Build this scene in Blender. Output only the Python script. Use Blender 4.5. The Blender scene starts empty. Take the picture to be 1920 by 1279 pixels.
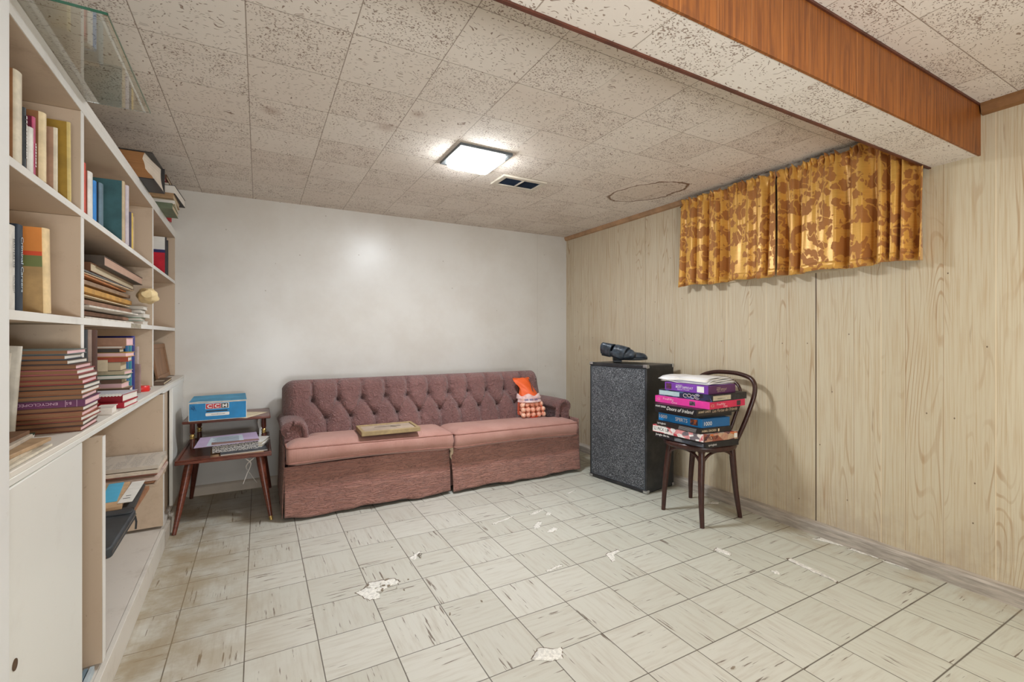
import bpy, bmesh, math, random
import numpy as np
from mathutils import Vector, Matrix, Euler
scene = bpy.context.scene
COL = scene.collection
rnd = random.Random(7)
PI = math.pi

# ------------------------------------------------------------------ camera, world, light, exposure
CAM_H = 1.0866
CEIL = 2.0704
cam_data = bpy.data.cameras.new('camera')
cam_data.sensor_width = 36.0
cam_data.lens = 867.563 * 36.0 / 1920.0
cam_data.shift_y = -(639.5 - 630.03) / 1920.0
cam_data.clip_start = 0.02
cam = bpy.data.objects.new('camera', cam_data)
cam.location = (0, 0, CAM_H)
cam.rotation_euler = (PI / 2, 0, -0.50106)
COL.objects.link(cam)
scene.camera = cam

scene.view_settings.view_transform = 'Standard'
scene.view_settings.look = 'None'
scene.view_settings.gamma = 1.0
scene.view_settings.use_curve_mapping = False
scene.view_settings.exposure = 0.05

world = bpy.data.worlds.new('World')
scene.world = world
world.use_nodes = True
world.node_tree.nodes['Background'].inputs[0].default_value = (0.55, 0.6, 0.7, 1)
world.node_tree.nodes['Background'].inputs[1].default_value = 0.3

LAMP_STRENGTH = 168.0          # glowing diffuser of the ceiling lamp
def area(name, loc, rot, sx, sy, power, col):
    d = bpy.data.lights.new(name, 'AREA')
    d.shape = 'RECTANGLE'; d.size = sx; d.size_y = sy
    d.energy = power; d.color = col
    o = bpy.data.objects.new(name, d)
    o.location = loc; o.rotation_euler = rot
    COL.objects.link(o)
    return o
# fill lights added out of view to raise the brightness; no known lamps
area('rear_fill_overhead', (0.4, -1.1, CEIL - 0.03), (0, 0, 0), 1.2, 0.6, 8, (0.95, 0.98, 1.0))
area('rear_fill_forward', (0.2, -2.1, 1.25), (math.radians(82), 0, math.radians(-12)), 2.4, 1.3, 8, (0.94, 0.98, 1.0))
area('rear_fill_upward', (0.25, -1.0, 0.80), (math.radians(145), 0, math.radians(-20)), 0.5, 0.5, 42, (0.94, 0.98, 1.02))
area('side_fill', (1.55, -0.35, CEIL - 0.03), (0, 0, 0), 0.6, 0.6, 15, (1.0, 0.92, 0.78))

# ------------------------------------------------------------------ node helpers
class NT:
    def __init__(s, name):
        s.m = bpy.data.materials.new(name); s.m.use_nodes = True
        s.t = s.m.node_tree; s.n = s.t.nodes; s.l = s.t.links
        s.bsdf = s.n['Principled BSDF']
    def new(s, typ, **k):
        nd = s.n.new(typ)
        for a, b in k.items(): setattr(nd, a, b)
        return nd
    def put(s, sock, v):
        if v is None: return
        if hasattr(v, 'is_output') or isinstance(v, bpy.types.NodeSocket): s.l.new(v, sock)
        else:
            if isinstance(v, (tuple, list)) and len(v) == 3 and sock.type == 'RGBA': v = (*v, 1)
            sock.default_value = v
    def math(s, op, a, b=None, c=None, clamp=False):
        nd = s.new('ShaderNodeMath', operation=op, use_clamp=clamp)
        s.put(nd.inputs[0], a)
        if b is not None: s.put(nd.inputs[1], b)
        if c is not None: s.put(nd.inputs[2], c)
        return nd.outputs[0]
    def mix(s, f, a, b, blend='MIX'):
        nd = s.new('ShaderNodeMix', data_type='RGBA', blend_type=blend)
        s.put(nd.inputs[0], f); s.put(nd.inputs[6], a); s.put(nd.inputs[7], b)
        return nd.outputs[2]
    def fmix(s, f, a, b):
        nd = s.new('ShaderNodeMix', data_type='FLOAT')
        s.put(nd.inputs[0], f); s.put(nd.inputs[2], a); s.put(nd.inputs[3], b)
        return nd.outputs[0]
    def ss(s, v, lo, hi, o0=0.0, o1=1.0):
        nd = s.new('ShaderNodeMapRange', interpolation_type='SMOOTHSTEP')
        s.put(nd.inputs[0], v); s.put(nd.inputs[1], lo); s.put(nd.inputs[2], hi); s.put(nd.inputs[3], o0); s.put(nd.inputs[4], o1)
        return nd.outputs[0]
    def noise(s, vec, scale, detail=2.0, rough=0.5, dist=0.0, col=False):
        nd = s.new('ShaderNodeTexNoise')
        s.put(nd.inputs['Vector'], vec); s.put(nd.inputs['Scale'], scale); s.put(nd.inputs['Detail'], detail)
        s.put(nd.inputs['Roughness'], rough); s.put(nd.inputs['Distortion'], dist)
        return nd.outputs['Color'] if col else nd.outputs['Fac']
    def voro(s, vec, scale, feature='F1', rand=1.0, out='Distance', dim='3D'):
        nd = s.new('ShaderNodeTexVoronoi', feature=feature, voronoi_dimensions=dim)
        s.put(nd.inputs['Vector'], vec); s.put(nd.inputs['Scale'], scale); s.put(nd.inputs['Randomness'], rand)
        return nd.outputs[out]
    def xyz(s, vec):
        nd = s.new('ShaderNodeSeparateXYZ'); s.put(nd.inputs[0], vec); return nd.outputs
    def comb(s, x, y, z):
        nd = s.new('ShaderNodeCombineXYZ'); s.put(nd.inputs[0], x); s.put(nd.inputs[1], y); s.put(nd.inputs[2], z); return nd.outputs[0]
    def pos(s): return s.new('ShaderNodeNewGeometry').outputs['Position']
    def obj(s): return s.new('ShaderNodeTexCoord').outputs['Object']
    def mapping(s, vec, scale=(1, 1, 1), loc=(0, 0, 0), rot=(0, 0, 0)):
        nd = s.new('ShaderNodeMapping'); s.put(nd.inputs[0], vec)
        nd.inputs[1].default_value = loc; nd.inputs[2].default_value = rot; nd.inputs[3].default_value = scale
        return nd.outputs[0]
    def white(s, vec):
        nd = s.new('ShaderNodeTexWhiteNoise', noise_dimensions='3D'); s.put(nd.inputs[0], vec); return nd.outputs[0]
    def bump(s, h, strength=0.3, dist=0.01):
        nd = s.new('ShaderNodeBump'); s.put(nd.inputs['Height'], h); nd.inputs['Strength'].default_value = strength; nd.inputs['Distance'].default_value = dist
        s.l.new(nd.outputs[0], s.bsdf.inputs['Normal'])
    def out(s, color=None, rough=None, metal=None, spec=None, sheen=None, trans=None, ior=None, alpha=None, emit=None, estr=None):
        B = s.bsdf.inputs
        for k, v in (('Base Color', color), ('Roughness', rough), ('Metallic', metal), ('Specular IOR Level', spec), ('Sheen Weight', sheen),
                     ('Transmission Weight', trans), ('IOR', ior), ('Alpha', alpha), ('Emission Color', emit), ('Emission Strength', estr)):
            if v is not None: s.put(B[k], v)
        return s.m

_mc = {}
def S(r, g, b):
    """sRGB 0-255 to linear"""
    f = lambda c: (c / 255 / 12.92) if c / 255 <= 0.04045 else ((c / 255 + 0.055) / 1.055) ** 2.4
    return (f(r), f(g), f(b))
def plain(name, col, rough=0.6, var=0.12, scale=9.0, metal=0.0, bump=0.0, bscale=60.0, spec=None, stretch=(1, 1, 1)):
    if name in _mc: return _mc[name]
    t = NT(name)
    v = t.mapping(t.obj(), stretch)
    n = t.noise(v, scale, 4.0, 0.6)
    dark = tuple(c * (1 - var * 1.6) for c in col); lite = tuple(min(1, c * (1 + var)) for c in col)
    c = t.mix(t.ss(n, 0.3, 0.7), dark, lite)
    if bump: t.bump(t.noise(v, bscale, 3.0), bump, 0.004)
    _mc[name] = t.out(c, rough, metal, spec)
    return _mc[name]
def pages(name, col, line=0.75, freq=900.0, axis='z'):
    """edge of a block of paper: fine lines across one axis"""
    if name in _mc: return _mc[name]
    t = NT(name)
    sc = {'x': (freq, 3, 3), 'y': (3, freq, 3), 'z': (3, 3, freq)}[axis]
    n = t.noise(t.mapping(t.obj(), sc), 1.0, 2.0)
    n2 = t.noise(t.obj(), 14.0, 3.0)
    c = t.mix(t.ss(n, 0.35, 0.65), tuple(x * line for x in col), col)
    c = t.mix(t.ss(n2, 0.35, 0.75, 0, 0.35), c, tuple(x * 0.75 for x in col))
    _mc[name] = t.out(c, 0.8)
    return _mc[name]

# ------------------------------------------------------------------ mesh helpers
class G:
    """collects shapes and links them as ONE mesh object"""
    def __init__(s): s.v = []; s.f = []; s.mi = []; s.m = 0
    def add(s, vs, fs):
        o = len(s.v); s.v += [tuple(v) for v in vs]; s.f += [tuple(i + o for i in f) for f in fs]; s.mi += [s.m] * len(fs); return s
    def hexa(s, c):
        """8 corners: bottom ring then top ring"""
        return s.add(c, [(3, 2, 1, 0), (4, 5, 6, 7), (0, 1, 5, 4), (1, 2, 6, 5), (2, 3, 7, 6), (3, 0, 4, 7)])
    def box(s, x0, x1, y0, y1, z0, z1, M=None):
        c = [(x0, y0, z0), (x1, y0, z0), (x1, y1, z0), (x0, y1, z0), (x0, y0, z1), (x1, y0, z1), (x1, y1, z1), (x0, y1, z1)]
        if M is not None: c = [M @ Vector(p) for p in c]
        return s.hexa(c)
    def prism(s, poly, h0, h1, M=None, axis='z'):
        n = len(poly)
        def P(a, b, h): return {'z': (a, b, h), 'y': (a, h, b), 'x': (h, a, b)}[axis]
        vs = [P(a, b, h0) for a, b in poly] + [P(a, b, h1) for a, b in poly]
        if M is not None: vs = [M @ Vector(p) for p in vs]
        fs = [tuple(range(n - 1, -1, -1)), tuple(range(n, 2 * n))] + [(i, (i + 1) % n, n + (i + 1) % n, n + i) for i in range(n)]
        return s.add(vs, fs)
    def loft(s, rings, closed=True, caps=True):
        n = len(rings[0]); vs = [p for r in rings for p in r]; fs = []
        for k in range(len(rings) - 1):
            for i in range(n if closed else n - 1):
                j = (i + 1) % n
                fs.append((k * n + i, k * n + j, (k + 1) * n + j, (k + 1) * n + i))
        if caps and closed:
            fs.append(tuple(range(n - 1, -1, -1))); fs.append(tuple((len(rings) - 1) * n + i for i in range(n)))
        return s.add(vs, fs)
    def tube(s, pts, r, n=10, closed=False, flat=1.0):
        pts = [Vector(p) for p in pts]; m = len(pts)
        rr = r if isinstance(r, (list, tuple)) else [r] * m
        t0 = (pts[1] - pts[0]).normalized()
        nrm = t0.orthogonal().normalized(); rings = []
        for i, p in enumerate(pts):
            if closed: t = (pts[(i + 1) % m] - pts[i - 1]).normalized()
            elif i == 0: t = t0
            elif i == m - 1: t = (pts[-1] - pts[-2]).normalized()
            else: t = (pts[i + 1] - pts[i - 1]).normalized()
            nrm = (nrm - t * nrm.dot(t)).normalized(); b = t.cross(nrm)
            rings.append([p + (nrm * math.cos(2 * PI * k / n) + b * math.sin(2 * PI * k / n) * flat) * rr[i] for k in range(n)])
        if closed: rings.append(rings[0]); return s.loft(rings, True, False)
        return s.loft(rings)
    def lathe(s, prof, n=24, M=None):
        rings = [[Vector((r * math.cos(2 * PI * k / n), r * math.sin(2 * PI * k / n), z)) for k in range(n)] for r, z in prof]
        if M is not None: rings = [[M @ p for p in r] for r in rings]
        return s.loft(rings)
    def grid(s, P):
        """P: (nu, nv, 3) array"""
        nu, nv = len(P), len(P[0]); vs = [tuple(P[i][j]) for i in range(nu) for j in range(nv)]
        return s.add(vs, [(i * nv + j, (i + 1) * nv + j, (i + 1) * nv + j + 1, i * nv + j + 1) for i in range(nu - 1) for j in range(nv - 1)])
    def obj(s, name, mat, parent=None, bevel=0.0, seg=2, smooth=None, kind=None, sub=0, solid=0.0):
        me = bpy.data.meshes.new(name); me.from_pydata(s.v, [], s.f)
        mats = mat if isinstance(mat, (list, tuple)) else [mat]
        for m in mats: me.materials.append(m)
        if len(mats) > 1: me.polygons.foreach_set('material_index', s.mi)
        me.update()
        bm = bmesh.new(); bm.from_mesh(me); bmesh.ops.recalc_face_normals(bm, faces=bm.faces); bm.to_mesh(me); bm.free()
        o = bpy.data.objects.new(name, me); COL.objects.link(o)
        if parent: o.parent = parent
        if kind: o['kind'] = kind
        if solid:
            md = o.modifiers.new('solid', 'SOLIDIFY'); md.thickness = solid; md.offset = 0
        if sub:
            md = o.modifiers.new('sub', 'SUBSURF'); md.levels = sub; md.render_levels = sub
        if bevel:
            md = o.modifiers.new('bevel', 'BEVEL'); md.width = bevel; md.segments = seg; md.limit_method = 'ANGLE'; md.angle_limit = math.radians(35)
        if smooth is None and bevel: smooth = 40
        if smooth:
            for p in me.polygons: p.use_smooth = True
            me.set_sharp_from_angle(angle=math.radians(smooth))
        return o
def thing(name, label, cat, loc=(0, 0, 0), rotz=0.0, group=None, rot=None):
    o = bpy.data.objects.new(name, None); o.empty_display_size = 0.05
    o.location = loc; o.rotation_euler = rot if rot is not None else (0, 0, rotz); COL.objects.link(o)
    o['label'] = label; o['category'] = cat
    if group: o['group'] = group
    return o
def tag(o, label, cat, group=None):
    o['label'] = label; o['category'] = cat
    if group: o['group'] = group
    return o
def text(body, origin, right, up, w, h, mat, parent=None, name='lettering', bold=0.0, shear=0.0, fit=True):
    """flat lettering: fitted into w x h starting at origin (lower left corner)"""
    cu = bpy.data.curves.new('t', 'FONT'); cu.body = body; cu.size = 1.0; cu.offset = bold; cu.shear = shear; cu.resolution_u = 3
    to = bpy.data.objects.new('t', cu); COL.objects.link(to)
    dg = bpy.context.evaluated_depsgraph_get()
    me = bpy.data.meshes.new_from_object(to.evaluated_get(dg))
    bpy.data.objects.remove(to); bpy.data.curves.remove(cu)
    co = np.empty(len(me.vertices) * 3); me.vertices.foreach_get('co', co); co = co.reshape(-1, 3)
    lo, hi = co.min(0), co.max(0); sz = hi - lo
    R = Vector(right).normalized(); U = Vector(up).normalized(); O = Vector(origin); N = R.cross(U)
    kx = w / sz[0]; ky = h / sz[1] if fit else kx
    out = []
    for c in co:
        p = O + R * float((c[0] - lo[0]) * kx) + U * float((c[1] - lo[1]) * ky) + N * 0.0006
        out += [p.x, p.y, p.z]
    me.vertices.foreach_set('co', out); me.materials.clear(); me.materials.append(mat); me.update(); me.name = name
    o = bpy.data.objects.new(name, me); COL.objects.link(o)
    if parent: o.parent = parent
    return o
def bars(origin, right, up, w, h, mat, parent, n=7, seed=1):
    """lettering too small to read: short strokes of uneven width"""
    r = random.Random(seed); R = Vector(right).normalized(); U = Vector(up).normalized(); N = R.cross(U); O = Vector(origin) + N * 0.0006
    g = G(); x = 0.0
    ws = [r.uniform(.5, 1.3) for _ in range(n)]; k = w / (sum(ws) * 1.35)
    for q in ws:
        a = O + R * x; b = a + R * (q * k); hh = U * (h * r.uniform(.7, 1.0)); g.add([a, b, b + hh, a + hh], [(0, 1, 2, 3)]); x += q * k * 1.35
    return g.obj('small_print', mat, parent)
def arc(c, r, a0, a1, n, f): return [f(c[0] + r * math.cos(a0 + (a1 - a0) * i / n), c[1] + r * math.sin(a0 + (a1 - a0) * i / n)) for i in range(n + 1)]
def rrect(x0, x1, y0, y1, r, n=5):
    o = []
    for cx, cy, a in ((x1 - r, y1 - r, 0), (x0 + r, y1 - r, PI / 2), (x0 + r, y0 + r, PI), (x1 - r, y0 + r, 3 * PI / 2)):
        o += [(cx + r * math.cos(a + PI / 2 * i / n), cy + r * math.sin(a + PI / 2 * i / n)) for i in range(n + 1)]
    return o
def spline(pts, n=8, closed=False):
    """Catmull-Rom through pts"""
    P = [Vector(p) for p in pts]; m = len(P); out = []
    for i in range(m if closed else m - 1):
        p1, p2 = P[i], P[(i + 1) % m]
        p0 = P[i - 1] if (closed or i > 0) else p1 * 2 - p2
        p3 = P[(i + 2) % m] if (closed or i + 2 < m) else p2 * 2 - p1
        for k in range(n):
            t = k / n
            out.append(0.5 * ((2 * p1) + (p2 - p0) * t + (2 * p0 - 5 * p1 + 4 * p2 - p3) * t * t + (3 * p1 - p0 - 3 * p2 + p3) * t ** 3))
    if not closed: out.append(P[-1])
    return out
# ------------------------------------------------------------------ setting: materials
def floor_mat():
    t = NT('vinyl_floor_tile'); P = t.xyz(t.pos()); T = 0.2286
    x = t.math('SUBTRACT', t.math('DIVIDE', P[0], T), 0.81519); y = t.math('SUBTRACT', t.math('DIVIDE', P[1], T), 0.79452)
    ix, iy = t.math('FLOOR', x), t.math('FLOOR', y); fx, fy = t.math('SUBTRACT', x, ix), t.math('SUBTRACT', y, iy)
    par = t.math('FLOORED_MODULO', t.math('ADD', ix, iy), 2.0)           # 1: streaks run along Y
    a = t.fmix(par, x, y); b = t.fmix(par, y, x)
    tid = t.comb(ix, iy, 3.3); rv = t.white(tid)
    off = t.math('MULTIPLY', rv, 40.0)
    v1 = t.comb(t.math('ADD', t.math('MULTIPLY', a, 1.7), off), t.math('MULTIPLY', b, 26.0), off)
    n1 = t.noise(v1, 1.0, 3.0, 0.55)
    v2 = t.comb(t.math('ADD', t.math('MULTIPLY', a, 1.0), off), t.math('MULTIPLY', b, 4.0), t.math('ADD', off, 7.0))
    n2 = t.noise(v2, 1.0, 1.0)
    thr = t.ss(n2, 0.28, 0.70, 0.78, 0.585)
    streak = t.ss(t.math('SUBTRACT', n1, thr), 0.0, 0.055)
    v3 = t.comb(t.math('ADD', t.math('MULTIPLY', a, 1.4), off), t.math('MULTIPLY', b, 14.0), t.math('ADD', off, 2.0))
    soft = t.ss(t.noise(v3, 1.0, 4.0, 0.6), 0.42, 0.75)
    base = t.mix(t.ss(rv, 0.0, 1.0), S(196, 193, 181), S(204, 201, 190))
    warm = t.ss(P[0], 0.9, 2.4)
    base = t.mix(t.math('MULTIPLY', warm, 0.55), base, S(198, 201, 186))
    c = t.mix(t.math('MULTIPLY', soft, 0.5), base, S(176, 166, 150))
    c = t.mix(t.math('MULTIPLY', streak, 0.85), c, S(98, 80, 66))
    ex = t.math('MINIMUM', fx, t.math('SUBTRACT', 1.0, fx)); ey = t.math('MINIMUM', fy, t.math('SUBTRACT', 1.0, fy))
    jit = t.noise(t.pos(), 9.0, 2.0)
    wy = t.ss(t.math('ADD', P[0], t.math('MULTIPLY', jit, 0.8)), 1.2, 3.0, 0.008, 0.016)
    e = t.math('MAXIMUM', t.math('SUBTRACT', 1.0, t.ss(ex, 0.003, t.math('ADD', 0.008, t.math('MULTIPLY', jit, 0.008)))),
               t.math('SUBTRACT', 1.0, t.ss(ey, 0.003, t.math('ADD', wy, 0.003))))
    c = t.mix(t.math('MULTIPLY', e, 0.88), c, S(72, 60, 48))
    # ground-in yellowish wear along the cabinet and brown wear by the paneled wall
    wn = t.noise(t.pos(), 5.0, 5.0, 0.65)
    left = t.math('MULTIPLY', t.math('SUBTRACT', 1.0, t.ss(P[0], -0.40, 0.25)), t.ss(wn, 0.30, 0.65))
    c = t.mix(t.math('MULTIPLY', left, 0.75), c, S(150, 128, 92), 'MIX')
    right = t.math('MULTIPLY', t.ss(P[0], 2.35, 2.66), t.ss(wn, 0.40, 0.65))
    c = t.mix(t.math('MULTIPLY', right, 0.5), c, S(168, 146, 112))
    t.bump(t.math('SUBTRACT', t.math('MULTIPLY', wn, 0.15), e), 0.25, 0.002)
    return t.out(c, t.fmix(wn, 0.38, 0.62), spec=0.35)
def ceil_mat():
    t = NT('fissured_ceiling_tile'); P = t.xyz(t.pos()); T = 0.3048
    x = t.math('ADD', t.math('DIVIDE', P[0], T), 0.11493); y = t.math('ADD', t.math('DIVIDE', P[1], T), 0.85814)
    ix, iy = t.math('FLOOR', x), t.math('FLOOR', y); fx, fy = t.math('SUBTRACT', x, ix), t.math('SUBTRACT', y, iy)
    rv = t.white(t.comb(ix, iy, 1.7)); rv2 = t.white(t.comb(ix, iy, 9.1))
    par = t.math('FLOORED_MODULO', t.math('ADD', ix, iy), 2.0)
    off = t.math('MULTIPLY', rv, 60.0)
    w = t.noise(t.comb(t.math('ADD', t.math('MULTIPLY', x, 4.0), off), t.math('MULTIPLY', y, 4.0), off), 1.0, 2.0, col=True)
    W = t.xyz(w)
    amp = t.fmix(par, 0.35, 1.5)
    u = t.math('ADD', x, t.math('MULTIPLY', t.math('SUBTRACT', W[0], 0.5), t.math('MULTIPLY', amp, 0.25)))
    v = t.math('ADD', y, t.math('MULTIPLY', t.math('SUBTRACT', W[1], 0.5), t.math('MULTIPLY', amp, 0.25)))
    vec = t.comb(t.math('ADD', t.math('MULTIPLY', u, 13.0), off), t.math('ADD', t.math('MULTIPLY', v, 40.0), off), 0.0)
    nd = t.new('ShaderNodeTexVoronoi', feature='F1', voronoi_dimensions='2D'); t.put(nd.inputs['Vector'], vec); t.put(nd.inputs['Scale'], 1.0)
    cell = t.xyz(nd.outputs['Color'])[0]
    cluster = t.noise(t.comb(t.math('ADD', t.math('MULTIPLY', x, 3.0), off), t.math('MULTIPLY', y, 5.0), 4.0), 1.0, 2.0)
    on = t.math('GREATER_THAN', t.math('ADD', t.math('MULTIPLY', cell, 0.55), t.math('MULTIPLY', cluster, 0.9)), 0.70)
    rad = t.math('ADD', 0.125, t.math('MULTIPLY', cell, 0.13))
    dash = t.math('MULTIPLY', on, t.math('SUBTRACT', 1.0, t.ss(nd.outputs['Distance'], t.math('SUBTRACT', rad, 0.09), rad)))
    # the other tiles carry wormy curls in all directions
    wv = t.comb(t.math('ADD', t.math('MULTIPLY', x, 9.0), off), t.math('ADD', t.math('MULTIPLY', y, 11.0), off), 1.0)
    wn_ = t.noise(wv, 1.0, 1.5, 0.5, 1.4)
    wm = t.noise(t.comb(t.math('ADD', t.math('MULTIPLY', x, 26.0), off), t.math('ADD', t.math('MULTIPLY', y, 26.0), off), 6.0), 1.0, 1.0)
    wc = t.noise(t.comb(t.math('ADD', t.math('MULTIPLY', x, 4.0), off), t.math('ADD', t.math('MULTIPLY', y, 4.0), off), 2.0), 1.0, 2.0)
    worm = t.math('MULTIPLY', t.math('SUBTRACT', 1.0, t.ss(t.math('ABSOLUTE', t.math('SUBTRACT', wn_, 0.5)), 0.012, 0.030)), t.ss(t.math('ADD', wm, t.math('MULTIPLY', wc, 0.6)), 0.78, 0.84))
    vec2 = t.comb(t.math('ADD', t.math('MULTIPLY', u, 24.0), off), t.math('ADD', t.math('MULTIPLY', v, 36.0), off), 0.0)
    nd2 = t.new('ShaderNodeTexVoronoi', feature='F1', voronoi_dimensions='2D'); t.put(nd2.inputs['Vector'], vec2); t.put(nd2.inputs['Scale'], 1.0)
    cell2 = t.xyz(nd2.outputs['Color'])[0]
    dots = t.math('MULTIPLY', t.math('GREATER_THAN', t.math('ADD', t.math('MULTIPLY', cell2, 0.5), t.math('MULTIPLY', wc, 0.9)), 0.74), t.math('SUBTRACT', 1.0, t.ss(nd2.outputs['Distance'], 0.14, 0.26)))
    dash = t.fmix(par, t.math('MAXIMUM', worm, dots), dash)
    base = t.mix(rv2, S(225, 214, 202), S(231, 222, 211))
    big = t.noise(t.pos(), 1.6, 4.0, 0.6)
    base = t.mix(t.ss(big, 0.5, 0.8, 0, 0.35), base, S(206, 190, 176))
    c = t.mix(t.math('MULTIPLY', dash, 0.76), base, S(122, 92, 72))
    ex = t.math('MINIMUM', fx, t.math('SUBTRACT', 1.0, fx)); ey = t.math('MINIMUM', fy, t.math('SUBTRACT', 1.0, fy))
    sn = t.noise(t.pos(), 2.3, 1.0)
    e1 = t.math('SUBTRACT', 1.0, t.ss(ex, 0.002, 0.007)); e2 = t.math('SUBTRACT', 1.0, t.ss(ey, 0.002, 0.007))
    pale = t.math('MULTIPLY', t.ss(sn, 0.46, 0.52), t.ss(P[0], 0.7, 1.3))
    seamx = t.mix(pale, S(150, 132, 116), S(228, 220, 206))
    c = t.mix(t.math('MULTIPLY', e1, 0.85), c, seamx)
    c = t.mix(t.math('MULTIPLY', e2, 0.75), c, S(146, 127, 112))
    # water ring beside the curtain
    wob = t.xyz(t.noise(t.pos(), 4.5, 4.0, 0.6, col=True))
    dx = t.math('ADD', t.math('SUBTRACT', P[0], 2.33), t.math('MULTIPLY', t.math('SUBTRACT', wob[0], 0.5), 0.16))
    dy = t.math('ADD', t.math('SUBTRACT', P[1], 2.34), t.math('MULTIPLY', t.math('SUBTRACT', wob[1], 0.5), 0.16))
    ca, sa = math.cos(-0.45), math.sin(-0.45)
    rx = t.math('DIVIDE', t.math('ADD', t.math('MULTIPLY', dx, ca), t.math('MULTIPLY', dy, -sa)), 0.17)
    ry = t.math('DIVIDE', t.math('ADD', t.math('MULTIPLY', dx, sa), t.math('MULTIPLY', dy, ca)), 0.27)
    d = t.math('SQRT', t.math('ADD', t.math('MULTIPLY', rx, rx), t.math('MULTIPLY', ry, ry)))
    ring = t.math('SUBTRACT', 1.0, t.ss(t.math('ABSOLUTE', t.math('SUBTRACT', d, 1.0)), 0.01, 0.07))
    d2 = t.math('ADD', d, t.math('MULTIPLY', wob[2], 0.35))
    ring2 = t.math('SUBTRACT', 1.0, t.ss(t.math('ABSOLUTE', t.math('SUBTRACT', d2, 1.22)), 0.0, 0.03))
    inside = t.math('SUBTRACT', 1.0, t.ss(d, 0.8, 1.0))
    c = t.mix(t.math('MULTIPLY', inside, 0.18), c, S(170, 142, 112))
    c = t.mix(t.math('MULTIPLY', ring2, 0.55), c, S(130, 96, 64))
    c = t.mix(t.math('MULTIPLY', ring, 0.85), c, S(112, 78, 48))
    # brown smudges at two tile corners on the left
    for (px, py, r) in ((0.53, 2.20, 0.07), (0.62, 2.00, 0.05), (0.05, 2.28, 0.06)):
        q = t.math('SQRT', t.math('ADD', t.math('POWER', t.math('SUBTRACT', P[0], px), 2.0), t.math('POWER', t.math('SUBTRACT', P[1], py), 2.0)))
        c = t.mix(t.math('MULTIPLY', t.math('SUBTRACT', 1.0, t.ss(q, 0.0, r)), 0.4), c, S(150, 112, 90))
    t.bump(t.math('SUBTRACT', 0.0, t.math('ADD', dash, t.math('MULTIPLY', t.math('MAXIMUM', e1, e2), 1.2))), 0.5, 0.003)
    return t.out(c, 0.85, spec=0.2)
GROOVES = [3.681, 3.549, 3.447, 3.308, 3.148, 3.045, 2.902, 2.72, 2.597, 2.45, 2.33, 2.13, 1.99, 1.83, 1.72, 1.60, 1.435, 1.247, 1.13, 1.033, 0.891, 0.724, 0.62, 0.5, 0.34, 0.2, 0.02, -0.2, -0.35, -0.6]
def panel_mat():
    t = NT('pale_wood_paneling'); P = t.xyz(t.pos())
    idx = 0.0; gm = None
    for g in GROOVES:
        d = t.math('SUBTRACT', P[1], g)
        idx = t.math('ADD', t.math('GREATER_THAN', d, 0.0), idx)
        m = t.math('LESS_THAN', t.math('ABSOLUTE', d), 0.0017)
        gm = m if gm is None else t.math('MAXIMUM', gm, m)
    ro = t.math('MULTIPLY', t.white(t.comb(idx, 2.0, 5.0)), 30.0)
    vec = t.comb(t.math('MULTIPLY', P[1], 5.5), ro, t.math('MULTIPLY', P[2], 0.75))
    n = t.noise(vec, 1.0, 2.0, 0.45, 0.3)
    cath = t.math('SINE', t.math('MULTIPLY', n, 150.0))
    line = t.ss(cath, 0.55, 1.0)
    fine = t.noise(t.comb(t.math('MULTIPLY', P[1], 170.0), ro, t.math('MULTIPLY', P[2], 3.5)), 1.0, 3.0, 0.6)
    mask = t.ss(t.noise(t.comb(t.math('MULTIPLY', P[1], 9.0), ro, t.math('MULTIPLY', P[2], 1.6)), 1.0, 2.0), 0.45, 0.72)
    tone = t.white(t.comb(idx, 8.0, 1.0))
    base = t.mix(tone, S(202, 189, 162), S(209, 197, 171))
    zfar = t.ss(P[1], 0.9, 2.6)
    base = t.mix(t.math('MULTIPLY', zfar, 0.45), base, S(208, 194, 172))
    c = t.mix(t.ss(fine, 0.40, 0.72, 0, 0.55), base, S(183, 154, 114))
    c = t.mix(t.math('MULTIPLY', line, t.math('MULTIPLY', mask, 0.58)), c, S(162, 124, 84))
    dark = t.math('MULTIPLY', t.ss(t.noise(t.comb(t.math('MULTIPLY', P[1], 38.0), ro, t.math('MULTIPLY', P[2], 3.0)), 1.0, 3.0, 0.6), 0.66, 0.78), 0.55)
    c = t.mix(dark, c, S(140, 104, 72))
    # greyish scuffs rising from the baseboard
    sc = t.noise(t.pos(), 4.0, 5.0, 0.65)
    low = t.math('MULTIPLY', t.math('SUBTRACT', 1.0, t.ss(P[2], 0.02, 0.42)), t.ss(sc, 0.40, 0.62))
    c = t.mix(t.math('MULTIPLY', low, 0.45), c, S(163, 142, 124))
    # nail heads
    nd = t.new('ShaderNodeTexVoronoi', feature='F1', voronoi_dimensions='2D'); t.put(nd.inputs['Vector'], t.comb(t.math('MULTIPLY', P[1], 4.6), t.math('MULTIPLY', P[2], 3.4), 0.0)); t.put(nd.inputs['Scale'], 1.0)
    nail = t.math('MULTIPLY', t.math('LESS_THAN', nd.outputs['Distance'], 0.013), t.math('GREATER_THAN', t.xyz(nd.outputs['Color'])[1], 0.45))
    c = t.mix(t.math('MULTIPLY', nail, 0.8), c, S(90, 66, 46))
    gpale = t.math('GREATER_THAN', t.white(t.comb(idx, 4.0, 4.0)), 0.45)
    gcol = t.mix(gpale, S(128, 98, 68), S(226, 208, 176))
    c = t.mix(t.math('MULTIPLY', gm, 0.8), c, gcol)
    joint = t.math('LESS_THAN', t.math('ABSOLUTE', t.math('SUBTRACT', P[1], 1.435)), 0.0028)
    c = t.mix(joint, c, S(74, 56, 42))
    t.bump(t.math('SUBTRACT', t.math('MULTIPLY', fine, 0.15), gm), 0.35, 0.002)
    return t.out(c, 0.46, spec=0.4)
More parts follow.
